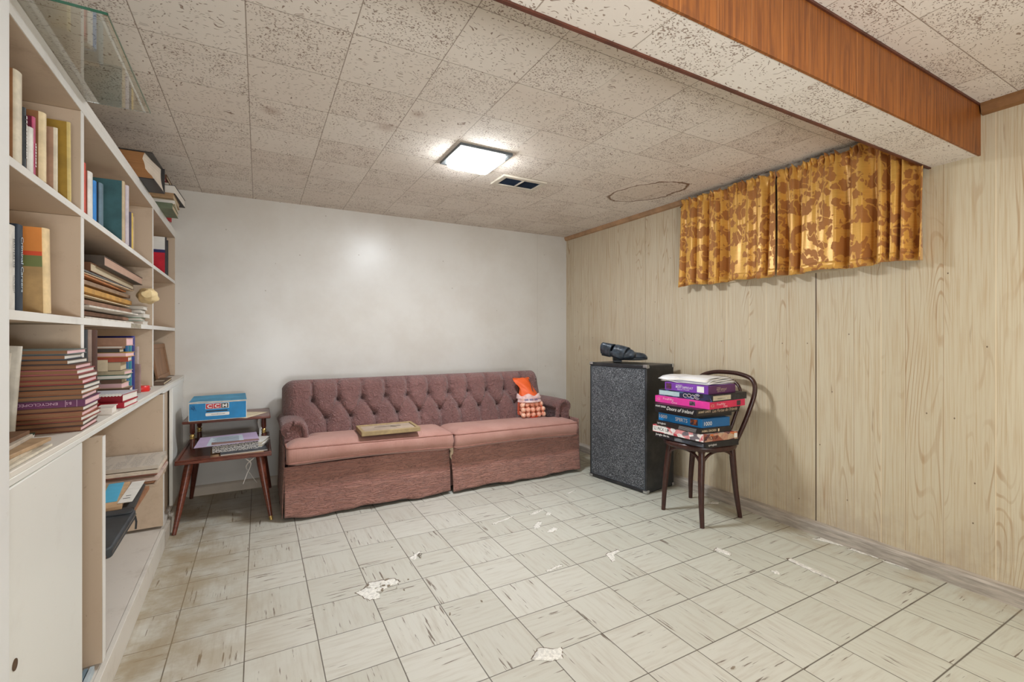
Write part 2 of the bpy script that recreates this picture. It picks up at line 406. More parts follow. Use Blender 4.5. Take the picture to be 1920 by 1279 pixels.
def backwall_mat():
    t = NT('off_white_painted_panel'); P = t.xyz(t.pos())
    n = t.noise(t.pos(), 2.2, 5.0, 0.62); n2 = t.noise(t.pos(), 40.0, 3.0)
    c = t.mix(t.ss(n, 0.35, 0.72), S(222, 218, 211), S(213, 207, 198))
    sp = t.voro(t.pos(), 7.0); spot = t.math('LESS_THAN', sp, 0.035)
    c = t.mix(t.math('MULTIPLY', spot, 0.5), c, S(150, 134, 118))
    seam = t.math('LESS_THAN', t.math('ABSOLUTE', t.math('SUBTRACT', P[0], 2.36)), 0.0015)
    c = t.mix(t.math('MULTIPLY', seam, 0.25), c, S(150, 140, 128))
    t.bump(t.math('ADD', n2, n), 0.05, 0.003)
    return t.out(c, t.fmix(n, 0.27, 0.40), spec=0.5)
def orange_wood():
    t = NT('orange_brown_wood_panel'); P = t.xyz(t.pos())
    b = t.math('FLOOR', t.math('DIVIDE', t.math('ADD', P[0], 0.07), 0.135))
    o = t.math('MULTIPLY', t.white(t.comb(b, 1.0, 1.0)), 20.0)
    f = t.noise(t.comb(t.math('MULTIPLY', P[0], 95.0), o, t.math('MULTIPLY', P[2], 4.5)), 1.0, 4.0, 0.6, 0.4)
    k = t.ss(t.noise(t.comb(t.math('MULTIPLY', P[0], 20.0), o, t.math('MULTIPLY', P[2], 9.0)), 1.0, 2.0, 0.5, 0.8), 0.62, 0.75)
    c = t.mix(t.ss(f, 0.32, 0.7), S(158, 92, 33), S(116, 62, 20))
    c = t.mix(t.math('MULTIPLY', k, 0.45), c, S(110, 60, 26))
    fr = t.math('FRACT', t.math('DIVIDE', t.math('ADD', P[0], 0.07), 0.135))
    g = t.math('LESS_THAN', fr, 0.02)
    c = t.mix(t.math('MULTIPLY', g, 0.45), c, S(205, 140, 80))
    return t.out(c, 0.5)
def white_paint(name, col, dirt=S(150, 132, 112), amt=0.35, rough=0.45):
    t = NT(name); n = t.noise(t.pos(), 6.0, 6.0, 0.7); n2 = t.noise(t.pos(), 60.0, 3.0, 0.6)
    c = t.mix(t.ss(n, 0.50, 0.82, 0, amt), col, dirt)
    c = t.mix(t.ss(n2, 0.66, 0.75, 0, amt * 0.7), c, dirt)
    t.bump(t.noise(t.pos(), 90.0, 2.0), 0.05, 0.002)
    return t.out(c, rough)
M_FLOOR = floor_mat(); M_CEIL = ceil_mat(); M_PANEL = panel_mat(); M_BACK = backwall_mat(); M_ORANGE = orange_wood()
M_WHITE = white_paint('white_shelf_paint', S(232, 229, 223), amt=0.24)
M_WHITE2 = white_paint('white_door_paint', S(230, 229, 223), amt=0.12, rough=0.35)
M_CREAM = white_paint('dusty_cream_paint', S(202, 180, 156), S(136, 104, 78), 0.45, 0.6)
M_BASEB = plain('grey_worn_baseboard', S(178, 168, 156), 0.55, 0.18, 14, stretch=(6, 0.6, 6))
M_TRIMD = plain('dark_red_brown_trim', S(96, 50, 34), 0.5, 0.2, 12)
M_CROWN = plain('brown_crown_molding', S(176, 138, 102), 0.5, 0.15, 10)
M_CROWN2 = plain('dark_crown_molding', S(140, 98, 58), 0.5, 0.15, 10)
M_PLASTER = plain('white_crumbled_plaster', S(230, 226, 217), 0.95, 0.13, 110, bump=0.35, bscale=180)
M_BROKEN = plain('dark_broken_tile_edge', S(110, 94, 78), 0.9, 0.2, 60)

# ------------------------------------------------------------------ setting: room shell
TH = 0.0186                                        # the shelf wall is not quite parallel to the opposite wall
BL = Matrix.Translation((-0.49, 3.80, 0)) @ Matrix.Rotation(TH, 4, 'Z')   # bookcase frame: x out of the shelves, -y towards the camera
LW = -0.30                                         # wall behind the shelves, in that frame
G().box(-2.2, 2.80, -2.7, 3.92, -0.10, 0.0).obj('floor', M_FLOOR, kind='structure')
G().box(-2.2, 2.80, -2.7, 3.92, CEIL, CEIL + 0.1).obj('ceiling', M_CEIL, kind='structure')
G().box(-1.0, 2.82, 3.80, 3.92, 0.0, CEIL).obj('wall_back', M_BACK, kind='structure')
G().box(2.70, 2.82, -2.7, 3.80, 0.0, CEIL).obj('wall_right', M_PANEL, kind='structure')
g = G(); g.box(LW - 0.1, LW, -2.7, -0.0, 0.0, CEIL, BL); g.obj('wall_left', M_CREAM, kind='structure')
G().box(-2.2, 2.82, -2.8, -2.7, 0.0, CEIL).obj('wall_front', M_BACK, kind='structure')
G().box(-2.3, -2.2, -2.7, 1.0, 0.0, CEIL).obj('wall_rear_left', M_BACK, kind='structure')
G().box(-2.2, -0.3875, 1.02, 1.150, 0.0, CEIL).obj('wall_partition', white_paint('cool_white_wall_end', S(226, 226, 224), amt=0.1, rough=0.4), kind='structure', bevel=0.003)
# baseboards and moldings
G().prism([(2.70, 0), (2.66, 0), (2.66, 0.052), (2.672, 0.062), (2.70, 0.066)], -2.7, 3.78, axis='y').obj('baseboard_right', M_BASEB, kind='structure')
G().prism([(3.80, 0), (3.778, 0), (3.778, 0.055), (3.788, 0.064), (3.80, 0.066)], -0.42, 2.66, axis='x').obj('baseboard_back', white_paint('cream_baseboard', S(212, 200, 184), amt=0.3), kind='structure')
G().prism([(2.70, CEIL - 0.036), (2.684, CEIL - 0.03), (2.676, CEIL - 0.012), (2.676, CEIL), (2.70, CEIL)], 2.345, 3.80, axis='y').obj('trim_1', M_CROWN, kind='structure')
G().prism([(2.70, CEIL - 0.04), (2.69, CEIL - 0.036), (2.688, CEIL), (2.70, CEIL)], 0.95, 2.345, axis='y').obj('trim_2', plain('pale_crown_strip', S(196, 182, 162), 0.5, 0.1), kind='structure')
G().prism([(2.70, CEIL - 0.048), (2.682, CEIL - 0.04), (2.672, CEIL - 0.014), (2.672, CEIL), (2.70, CEIL)], -2.7, 0.7635, axis='y').obj('trim_3', M_CROWN2, kind='structure')
# dropped beam crossing the ceiling
BZ = 1.858
g = G(); g.box(-2.2, 2.70, 0.778, 0.936, BZ, CEIL); g.obj('trim_4', M_CEIL, kind='structure')
g = G(); g.box(-2.2, 2.70, 0.770, 0.778, BZ - 0.003, CEIL); g.obj('trim_5', M_ORANGE, kind='structure')
g = G(); g.box(-2.2, 2.70, 0.936, 0.946, BZ - 0.006, CEIL); g.obj('trim_6', M_TRIMD, kind='structure')
g = G(); g.box(-2.2, 2.70, 0.764, 0.770, CEIL - 0.008, CEIL); g.obj('trim_7', M_TRIMD, kind='structure')
# window hidden behind the curtains: frame, sash bars and glass on the paneling
t = NT('dark_window_glass'); M_WGLASS = t.out(S(70, 84, 92), 0.08, spec=0.6)
w = bpy.data.objects.new('window_1', None); w['kind'] = 'structure'; w.location = (2.70, 1.66, 1.43); COL.objects.link(w)
g = G(); g.box(-0.012, 0.0, -0.50, 0.51, 0.004, 0.055); g.box(-0.012, 0.0, -0.50, 0.51, 0.50, 0.55); g.box(-0.012, 0.0, -0.50, -0.44, 0.055, 0.50); g.box(-0.012, 0.0, 0.45, 0.51, 0.055, 0.50); g.box(-0.010, 0, -0.02, 0.02, 0.055, 0.5)
g.obj('window_frame', plain('pale_wood_window_frame', S(196, 178, 146), 0.5, 0.12, 12), w, bevel=0.003)
G().box(-0.005, -0.001, -0.44, 0.45, 0.055, 0.50).obj('window_pane', M_WGLASS, w)
# places where tiles have crumbled and bare plaster shows
def patch(x, y, pts, seed, h=0.004):
    r = random.Random(seed); n = len(pts); ring = []
    for i in range(n):
        a, b = pts[i], pts[(i + 1) % n]
        for k in range(6):
            f = k / 6
            ring.append((a[0] + (b[0] - a[0]) * f + r.uniform(-.004, .004), a[1] + (b[1] - a[1]) * f + r.uniform(-.004, .004)))
    cx = sum(p[0] for p in ring) / len(ring); cy = sum(p[1] for p in ring) / len(ring)
    g = G(); m = len(ring); V = []
    for s_, z in ((1.0, 0.0006), (0.9, h * 0.6), (0.62, h), (0.32, h * 0.7)):
        V += [(x + cx + (p[0] - cx) * s_ + r.uniform(-.002, .002), y + cy + (p[1] - cy) * s_ + r.uniform(-.002, .002), z + r.uniform(0, h * .5) * (s_ < 1)) for p in ring]
    F = []
    for k in range(3):
        for i in range(m):
            j = (i + 1) % m; F.append((k * m + i, k * m + j, (k + 1) * m + j, (k + 1) * m + i))
    V.append((x + cx, y + cy, h)); F += [(3 * m + i, 3 * m + (i + 1) % m, 4 * m) for i in range(m)]
    h = G(); h.add([(x + cx + (p[0] - cx) * 1.06, y + cy + (p[1] - cy) * 1.06 + .0015, 0.0004) for p in ring], [tuple(range(m))]); h.obj('broken_edge', M_BROKEN, FLOOR)
    g.add(V, F); o = g.obj('crumbled_patch', M_PLASTER, FLOOR, smooth=60); return o
FLOOR = bpy.data.objects['floor']
patch(0, 0, [(0.362, 2.03), (0.40, 1.95), (0.445, 1.945), (0.44, 1.99), (0.545, 2.03), (0.53, 2.07), (0.425, 2.09), (0.40, 2.05)], 1)
patch(0, 0, [(0.801, 1.328), (0.85, 1.366), (0.926, 1.328), (0.895, 1.283), (0.86, 1.29)], 2)
patch(0, 0, [(0.645, 2.22), (0.71, 2.27), (0.72, 2.255), (0.675, 2.21), (0.66, 2.19)], 3)
patch(0, 0, [(1.52, 2.36), (1.55, 2.385), (1.575, 2.375), (1.55, 2.35)], 4)
patch(0, 0, [(1.40, 2.15), (1.46, 2.19), (1.48, 2.16), (1.43, 2.13)], 5)
patch(0, 0, [(2.255, 1.33), (2.275, 1.325), (2.25, 1.11), (2.23, 1.10), (2.24, 1.25)], 6)
patch(0, 0, [(2.02, 1.565), (2.06, 1.575), (2.07, 1.50), (2.045, 1.49)], 7)
patch(0, 0, [(2.60, 1.40), (2.655, 1.385), (2.655, 1.27), (2.635, 1.30)], 8, 0.003)
patch(0, 0, [(2.63, 1.25), (2.656, 1.24), (2.656, 1.12), (2.645, 1.14)], 18, 0.003)
patch(0, 0, [(2.64, 1.10), (2.656, 1.09), (2.656, 0.99), (2.648, 1.0)], 19, 0.003)
patch(0, 0, [(2.075, 1.30), (2.10, 1.29), (2.09, 1.262), (2.07, 1.27)], 9)
patch(0, 0, [(1.49, 1.72), (1.52, 1.80), (1.60, 1.80), (1.60, 1.785), (1.535, 1.78), (1.51, 1.72)], 10, 0.002)
patch(0, 0, [(1.165, 1.80), (1.26, 1.815), (1.26, 1.80), (1.17, 1.788)], 11, 0.002)
patch(0, 0, [(1.18, 2.40), (1.27, 2.42), (1.34, 2.44), (1.34, 2.43), (1.20, 2.388)], 12, 0.002)
patch(0, 0, [(1.36, 2.22), (1.38, 2.26), (1.44, 2.30), (1.45, 2.28), (1.40, 2.23)], 14, 0.002)
patch(0, 0, [(1.44, 2.42), (1.50, 2.44), (1.56, 2.45), (1.56, 2.435), (1.46, 2.405)], 15, 0.002)
patch(0, 0, [(1.86, 2.62), (1.95, 2.64), (1.95, 2.63), (1.87, 2.605)], 16, 0.002)
patch(0, 0, [(2.56, 2.02), (2.60, 2.03), (2.64, 2.0), (2.60, 1.98)], 13, 0.003)
# ------------------------------------------------------------------ ceiling lamp and vent
lamp = thing('ceiling_light', 'square glowing ceiling light with a dark metal rim and drop glass diffuser', 'ceiling light', (1.05, 2.335, CEIL))
g = G()
for a in ((-.152, .152, -.152, -.128), (-.152, .152, .128, .152), (-.152, -.128, -.128, .128), (.128, .152, -.128, .128)): g.box(*a, -0.014, 0.0)
g.obj('frame', plain('blue_grey_lamp_metal', S(112, 120, 126), 0.4, 0.1, metal=0.3), lamp, bevel=0.002)
t = NT('glowing_diffuser'); n = t.noise(t.obj(), 60, 2); t.out((0.9, 0.9, 0.9), 0.4, emit=(0.92, 0.985, 1.05), estr=LAMP_STRENGTH)
g = G(); g.loft([[(x, y, z) for x, y in rrect(-w, w, -w, w, 0.02)] for w, z in ((.127, -0.006), (.124, -0.034))], caps=False); t2 = NT('dim_diffuser_side'); t2.out((0.9, 0.9, 0.9), 0.4, emit=(1.0, 0.97, 0.92), estr=LAMP_STRENGTH * 0.16)
g.m = 1; g.loft([[(x, y, z) for x, y in rrect(-w, w, -w, w, 0.02)] for w, z in ((.124, -0.034), (.110, -0.044), (.085, -0.048), (.001, -0.049))]); dif = g.obj('diffuser', [t2.m, t.m], lamp, smooth=50)
vent = thing('ceiling_vent', 'beige metal ceiling vent with two dark slots beside the lamp', 'vent', (1.463, 2.577, CEIL))
M_VENT = plain('beige_vent_metal', S(206, 196, 180), 0.4, 0.08)
g = G()
for a in ((-.158, .158, -.092, -.062), (-.158, .158, .062, .092), (-.158, -.125, -.062, .062), (.125, .158, -.062, .062), (-.006, .006, -.062, .062)): g.box(*a, -0.012, 0.0)
g.obj('frame', M_VENT, vent, bevel=0.002)
g = G(); g.box(-.125, .125, -.062, .062, -0.002, 0.0); g.obj('duct_opening', plain('dark_duct', S(38, 46, 58), 0.7, 0.1), vent)
for k in range(9):
    y = -0.054 + k * 0.0135
    g = G(); g.box(-.125, .125, -.005, .005, -0.0008, 0.0, Matrix.Translation((0, y, -0.006)) @ Matrix.Rotation(0.75, 4, 'X')); g.obj('louver', plain('blue_grey_louver', S(58, 72, 92), 0.45, 0.1), vent)

# ------------------------------------------------------------------ curtains
def brocade():
    t = NT('gold_brown_brocade'); o = t.obj(); P = t.xyz(o)
    w = t.xyz(t.noise(o, 12.0, 3.0, 0.55, col=True))
    vec = t.comb(t.math('ADD', t.math('MULTIPLY', P[1], 19.0), t.math('MULTIPLY', w[0], 2.6)), t.math('ADD', t.math('MULTIPLY', P[2], 15.0), t.math('MULTIPLY', w[1], 2.6)), 0.0)
    nd = t.new('ShaderNodeTexVoronoi', feature='SMOOTH_F1', voronoi_dimensions='2D'); t.put(nd.inputs['Vector'], vec); t.put(nd.inputs['Scale'], 1.0); nd.inputs['Smoothness'].default_value = 0.25
    petals = t.ss(nd.outputs['Distance'], 0.40, 0.46)
    stems = t.ss(t.math('SINE', t.math('MULTIPLY', t.noise(t.mapping(o, (1, 9, 5)), 1.0, 3.0, 0.5), 46.0)), 0.80, 0.92)
    leaf = t.math('SUBTRACT', 1.0, petals)
    leaf = t.math('MULTIPLY', leaf, t.math('SUBTRACT', 1.0, t.math('MULTIPLY', stems, 0.8)))
    slub = t.noise(t.mapping(o, (10, 12, 420)), 1.0, 2.0)
    gold = t.mix(slub, S(206, 144, 54), S(240, 190, 98))
    brown = t.mix(slub, S(164, 104, 46), S(182, 120, 56))
    c = t.mix(leaf, gold, brown)
    t.bump(t.math('ADD', t.math('MULTIPLY', slub, 0.5), leaf), 0.25, 0.002)
    return t.out(c, t.fmix(leaf, 0.34, 0.62), metal=t.fmix(leaf, 0.15, 0.0), spec=0.5, sheen=0.2)
M_BROC = brocade()
def curtain(label, y0, y1, folds, seed):
    """y0 near end, y1 far end; folds: (centre 0-1, width, depth) of the valleys"""
    r = random.Random(seed)
    root = thing('curtain', label, 'curtain', (2.62, (y0 + y1) / 2, 1.43), group='pair of short curtains')
    nu, nv = 180, 44; L = y1 - y0; P = []
    ph = [r.uniform(0, 6.28) for _ in range(4)]
    for i in range(nu + 1):
        u = i / nu; row = []
        for j in range(nv + 1):
            v = j / nv                                  # 0 bottom, 1 top
            y = y0 + L * u + 0.010 * math.sin(u * 40 + ph[2]) * (v - .5)
            x = 0.0
            for c, w, d in folds:
                q = abs((u - c) / w); x += 1.45 * d * (math.exp(-(q ** 4)))
            low = 1 - 0.55 * v
            x = x * low + 0.003 * math.sin(u * 60 + ph[0] + 2 * v) * (0.3 + v * .7) + 0.003 * math.sin(u * 133 + ph[1]) * v * v
            gather = math.exp(-((v - 0.955) / 0.035) ** 2)
            x = x * (1 - 0.7 * gather) + (0.010 * math.sin(u * 150 + ph[3]) + 0.006 * math.sin(u * 230)) * math.exp(-((v - 1.0) / 0.09) ** 2) + 0.012 * gather
            x -= 0.022 * (1 - v) ** 2 * (1 - sum(math.exp(-(((u - c) / w) ** 4)) for c, w, d in folds)) * .7
            top = CEIL - 0.030 + 0.008 * math.sin(u * 75 + ph[1]) + 0.005 * math.sin(u * 170 + ph[0])
            bot = 1.432 + 0.006 * math.sin(u * 14 + ph[2]) + 0.010 * sum(math.exp(-(((u - c) / w) ** 2)) for c, w, d in folds)
            row.append((min(x, 0.068), y - (y0 + y1) / 2, bot + (top - bot) * v - 1.43))
        P.append(row)
    g = G(); g.grid(P); o = g.obj('fabric', M_BROC, root, smooth=80, solid=0.002)
    # hem stitched along the lower edge
    g = G(); g.grid([[tuple(Vector(p) + Vector((-0.0025, 0, dz))) for p, dz in ((row[0], 0.0), (row[2], 0.0), (row[3], 0.0))] for row in P]); g.obj('hem', M_BROC, root, smooth=80, solid=0.0015)
    return root
curtain('far gold and brown floral curtain panel nearer the room corner', 1.612, 2.30, [(0.083, .024, .045), (0.20, .03, .012), (0.485, .046, .052), (0.557, .014, .03), (0.688, .028, .048), (0.819, .02, .03), (0.95, .02, .02)], 3)
curtain('near gold and brown floral curtain panel tucked against the dropped beam', 0.938, 1.600, [(0.055, .036, .05), (0.136, .013, .045), (0.208, .020, .045), (0.31, .038, .055), (0.489, .042, .05), (0.83, .026, .04), (0.943, .036, .05)], 5)
rod = thing('curtain_rod', 'thin brown curtain rod threaded through both curtain tops', 'curtain rod', (2.656, 1.63, 2.012))
M_ROD = plain('dark_brass_rod', S(96, 76, 50), 0.4, 0.1, metal=0.6)
G().tube([(0.004, -0.672, 0), (0, -0.652, 0), (0, 0.69, 0), (0.004, 0.705, 0)], 0.005, 8).obj('pole', M_ROD, rod, smooth=50)
for y in (-0.668, 0.695):
    g = G(); g.box(0.0, 0.0438, y - .005, y + .005, -0.006, 0.006); g.box(0.038, 0.0438, y - .01, y + .01, -0.02, 0.02); g.obj('bracket', M_ROD, rod, bevel=0.001)

# ------------------------------------------------------------------ bookcase, worktop, base cabinet
BCL = (-0.49, 3.80, 0)
def ZW(u): return 0.821 + 0.0078 * u              # the worktop sags towards the wall
bookcase = thing('bookcase', 'tall white built-in bookcase with three shelves above the worktop', 'bookcase', (-0.49, 3.80, 0.825), TH)
zb = -0.825
NEAR = -2.642                                    # end that meets the partition
def bcbox(name, x0, x1, y0, y1, z0, z1, mat, parent=bookcase, dz=zb, bev=0.0015):
    return G().box(x0, x1, y0, y1, z0 + dz, z1 + dz).obj(name, mat, parent, bevel=bev)
M_INNER = M_CREAM
bcbox('top_board', LW, 0, NEAR, -0.002, 1.741, 1.765, M_CREAM); bcbox('front_edge', 0, 0.0015, NEAR, -0.002, 1.741, 1.765, M_WHITE, bev=0); bcbox('top_board', LW, 0.001, NEAR, -0.002, 1.7655, 1.790, M_WHITE)
bcbox('shelf', LW + .007, 0, NEAR, -0.018, 1.434, 1.452, M_CREAM); bcbox('front_edge', 0, 0.0012, NEAR, -0.018, 1.434, 1.452, M_WHITE, bev=0); bcbox('shelf', LW + .007, 0, NEAR, -0.018, 1.120, 1.140, M_CREAM); bcbox('front_edge', 0, 0.0012, NEAR, -0.018, 1.120, 1.140, M_WHITE, bev=0)
bcbox('back_panel', LW, LW + .006, NEAR, -0.002, 0.842, 1.7405, M_CREAM)
for y0, y1 in ((-2.02, -1.994), (-0.852, -0.826)):
    for z0, z1 in ((ZW(-y1) + .0006, 1.1195), (1.1405, 1.4335), (1.4525, 1.7405)):
        bcbox('divider', LW + .0065, -0.001, y0, y1, z0, z1, M_CREAM)
        bcbox('divider_edge', -0.001, 0.0005, y0, y1, z0, z1, M_WHITE, bev=0)
bcbox('end_panel', LW + .0065, 0, -0.0175, -0.003, 0.8255, 1.7405, M_CREAM)
bcbox('bare_edge_spot', 0.0012, 0.0018, -1.36, -1.155, 1.121, 1.139, plain('bare_grey_board', S(168, 158, 138), 0.8, 0.2, 30), bev=0)
worktop = thing('worktop', 'long cream worktop running over the base cabinet under the bookcase', 'worktop', (-0.49, 3.80, 0.800), TH)
def wslab(x0, x1, y0, y1, a, b):
    q = lambda x, y, d: (x, y, ZW(-y) - 0.800 + d)
    return G().hexa([q(x0, y0, a), q(x1, y0, a), q(x1, y1, a), q(x0, y1, a), q(x0, y0, b), q(x1, y0, b), q(x1, y1, b), q(x0, y1, b)])
wslab(LW, 0.05, NEAR, -0.002, -0.012, 0.0).obj('board', white_paint('worn_worktop_paint', S(226, 220, 210), amt=0.4), worktop, bevel=0.0015)
wslab(0.032, 0.0495, NEAR, -0.862, -0.026, -0.0125).obj('apron', M_WHITE2, worktop, bevel=0.0015)
wslab(0.020, 0.0495, -0.860, -0.002, -0.036, -0.0125).obj('apron', M_WHITE2, worktop, bevel=0.0015)
cab = thing('base_cabinet', 'low white base cabinet with one closed door and open bays under the worktop', 'cabinet', (-0.49, 3.80, 0.0), TH)
C = lambda name, *a, mat=M_CREAM, bev=0.0015: G().box(*a).obj(name, mat, cab, bevel=bev)
C('door', 0.025, 0.044, NEAR, -2.195, 0.012, 0.809, mat=M_WHITE2, bev=0.003)
C('door', 0.026, 0.044, -0.50, -0.004, 0.10, 0.784, mat=M_WHITE2, bev=0.003)
C('door', 0.002, 0.018, -0.585, -0.03, 0.10, 0.784, mat=M_CREAM)
for y0, y1 in ((-2.005, -1.975), (-0.858, -0.828)):
    C('divider', LW, 0.044, y0, y1, 0.112, 0.786)
    G().box(0.044, 0.0455, y0, y1, 0.112, 0.786).obj('divider_edge', M_WHITE, cab)
C('back_panel', LW, LW + .006, NEAR, -0.002, 0.112, 0.808)
C('bottom_board', LW, 0.036, -2.19, -0.03, 0.070, 0.098, mat=white_paint('worn_cabinet_floor', S(214, 206, 196), amt=0.6))
C('bay_shelf', LW + .0065, 0.022, -1.9745, -0.8585, 0.382, 0.400, mat=M_WHITE)
C('bay_shelf', LW + .0065, -0.02, -0.8275, -0.03, 0.382, 0.400, mat=M_CREAM)
C('kick_rail', 0.037, 0.053, -2.19, -0.87, 0.0, 0.100, mat=white_paint('scuffed_white_rail', S(220, 214, 204), amt=0.55))
C('kick_rail', 0.037, 0.053, -0.868, -0.42, 0.0, 0.075, mat=white_paint('peeling_white_rail', S(200, 190, 176), S(90, 66, 48), 0.8))
C('plinth', LW, 0.036, NEAR, -0.03, 0.0, 0.069)
g = G(); g.tube([(0.0441, -2.604, 0.476), (0.0455, -2.604, 0.476)], 0.0105, 16); g.obj('finger_hole', plain('dark_finger_hole', S(88, 66, 44), 0.8, 0.2), cab, smooth=40)
# loose glass shelf lying on top of the bookcase and hanging over its front
gs = thing('glass_sheet', 'clear glass sheet lying on top of the bookcase and jutting out over its front', 'glass sheet', (-0.49, 3.80, 1.7905), TH)
t = NT('clear_greenish_glass'); M_GLASS = t.out((0.88, 0.94, 0.91), 0.0, trans=1.0, ior=1.5, spec=0.6)
t = NT('green_glass_edge'); M_GEDGE = t.out(S(66, 108, 88), 0.12, spec=0.6)
g = G(); g.box(-0.24, 0.1525, -2.485, -1.968, 0, 0.0058); g.obj('pane', M_GLASS, gs)
g = G(); g.box(-0.24, 0.1525, -2.4862, -2.4852, 0, 0.0058); g.obj('ground_edge', M_GEDGE, gs)
g = G(); g.box(0.1527, 0.1537, -2.485, -1.968, 0, 0.0058); g.obj('ground_edge', M_GEDGE, gs)
# ------------------------------------------------------------------ sofa
def sofa_mat(name, c0, c1, crack, horiz=True, spark=0.5):
    t = NT(name); o = t.obj()
    a = t.noise(t.mapping(o, (13, 13, 58) if horiz else (30, 30, 30)), 1.0, 3.0, 0.55, 0.7)
    ridge = t.math('ABSOLUTE', t.math('SUBTRACT', a, 0.5))
    crk = t.math('SUBTRACT', 1.0, t.ss(ridge, 0.0, 0.035))
    f = t.noise(o, 260.0, 3.0, 0.7); bign = t.noise(o, 3.2, 3.0, 0.6)
    sp = t.math('MULTIPLY', t.ss(t.noise(t.mapping(o, (1, 1, 1), (3, 1, 2)), 120.0, 4.0, 0.75), 0.57, 0.70), t.ss(t.noise(o, 4.5, 2.0), 0.44, 0.62))
    c = t.mix(t.ss(bign, 0.3, 0.7), c0, c1)
    c = t.mix(t.math('MULTIPLY', crk, crack), c, tuple(x * 0.33 for x in c0))
    c = t.mix(t.math('MULTIPLY', sp, spark), c, S(196, 172, 172))
    t.bump(t.math('ADD', t.math('MULTIPLY', ridge, 3.2), t.math('MULTIPLY', f, 0.25)), 0.95, 0.010)
    return t.out(c, 0.58, spec=0.35, sheen=0.25)
M_SBACK = sofa_mat('mauve_brown_tufted_damask', S(114, 78, 74), S(132, 92, 87), 0.38, False, 0.62)
M_SSKIRT = sofa_mat('crinkled_mauve_quilting', S(154, 108, 96), S(170, 122, 108), 0.72, True, 0.36)
def cushion_mat():
    t = NT('ribbed_dusty_pink_cushion'); P = t.xyz(t.obj())
    rib = t.math('SINE', t.math('MULTIPLY', P[0], 900.0)); n = t.noise(t.obj(), 5.0, 4.0, 0.6); f = t.noise(t.mapping(t.obj(), (3, 1, 1)), 180.0, 2.0)
    c = t.mix(t.ss(n, 0.3, 0.7), S(172, 126, 114), S(184, 140, 128)); c = t.mix(t.ss(f, 0.5, 0.75, 0, 0.4), c, S(150, 104, 94))
    c = t.mix(t.ss(rib, 0.2, 1.0, 0, 0.12), c, S(140, 96, 86))
    t.bump(t.math('ADD', rib, f), 0.14, 0.002); return t.out(c, 0.7, spec=0.25, sheen=0.2)
M_SCUSH = cushion_mat(); M_PIPE = plain('dusty_pink_piping', S(168, 118, 106), 0.65, 0.1, 30)
M_BUTTON = plain('dark_mauve_button', S(74, 46, 46), 0.6, 0.1)
SX0, SX1 = 0.132, 2.252
sofa = thing('sofa', 'long mauve brown tufted sofa with two seat cushions against the white wall', 'sofa', (1.19, 3.35, 0))
sx, sy = 1.19, 3.35
def L(x, y, z): return (x - sx, y - sy, z)
TOPB = [(0.316 + 0.1618 * k, 0.648) for k in range(11)]; LOWB = [(0.396 + 0.1618 * k, 0.535) for k in range(10)]
def back_surface():
    X0, X1, Z0, Z1 = 0.145, 2.125, 0.36, 0.775
    nu, nv = 330, 84; segs = []
    for x, z in TOPB: segs.append((x, z, x, 0.80, 1.0))
    for x, z in LOWB: segs.append((x, z, x, 0.30, 0.75))
    for i, (x, z) in enumerate(LOWB): segs.append((x, z, TOPB[i][0], TOPB[i][1], 0.8)); segs.append((x, z, TOPB[i + 1][0], TOPB[i + 1][1], 0.55))
    P = []
    us = np.linspace(0, 1, nu + 1); vs = np.linspace(0, 1, nv + 1)
    U, V = np.meshgrid(us, vs, indexing='ij')
    X = X0 + (X1 - X0) * U
    # v runs up the front face then over the rounded top
    zt = 0.352
    arcl = 0.16
    tot = zt + arcl
    Sx = V * tot
    front = Sx < zt
    ang = np.clip((Sx - zt) / arcl, 0, 1) * (PI * 0.62)
    rr = 0.078
    yf = lambda z: 3.262 + 0.30 * (z - 0.42)
    zf = Z0 + Sx
    Zc = Z0 + zt
    Z = np.where(front, zf, Zc + rr * np.sin(ang)); Y0 = np.where(front, yf(zf), yf(Zc) + rr * (1 - np.cos(ang)))
    Zp = np.where(front, zf, Zc + (Sx - zt))
    crease = np.zeros_like(X)
    for x0, z0, x1, z1, k in segs:
        dx, dz = x1 - x0, z1 - z0; LL = dx * dx + dz * dz
        tt = np.clip(((X - x0) * dx + (Zp - z0) * dz) / LL, 0, 1); d = np.hypot(X - x0 - tt * dx, Zp - z0 - tt * dz)
        crease = np.maximum(crease, k * (0.55 * np.exp(-(d / 0.020) ** 2) + 0.45 * np.exp(-(d / 0.006) ** 2)))
    pit = np.zeros_like(X)
    for x, z in TOPB + LOWB:
        d = np.hypot(X - x, Zp - z); pit = np.maximum(pit, 0.5 * np.exp(-(d / 0.030) ** 2) + 0.5 * np.exp(-(d / 0.011) ** 2))
    depth = 0.030 * crease + 0.046 * pit
    nang = np.where(front, 0.0, ang)
    Y = Y0 + depth * np.cos(nang); Z = Z - depth * np.sin(nang) * 0.8
    # rounded ends
    for xe, sgn in ((X0, 1), (X1, -1)):
        q = np.clip(1 - (X - xe) * sgn / 0.09, 0, 1); Y += 0.085 * q ** 2.4; Z -= 0.05 * (q ** 3) * (Zp > 0.6) * np.clip((Zp - .6) / .15, 0, 1)
    return np.stack([X - sx, Y - sy, Z], -1), Z
Pb, _ = back_surface()
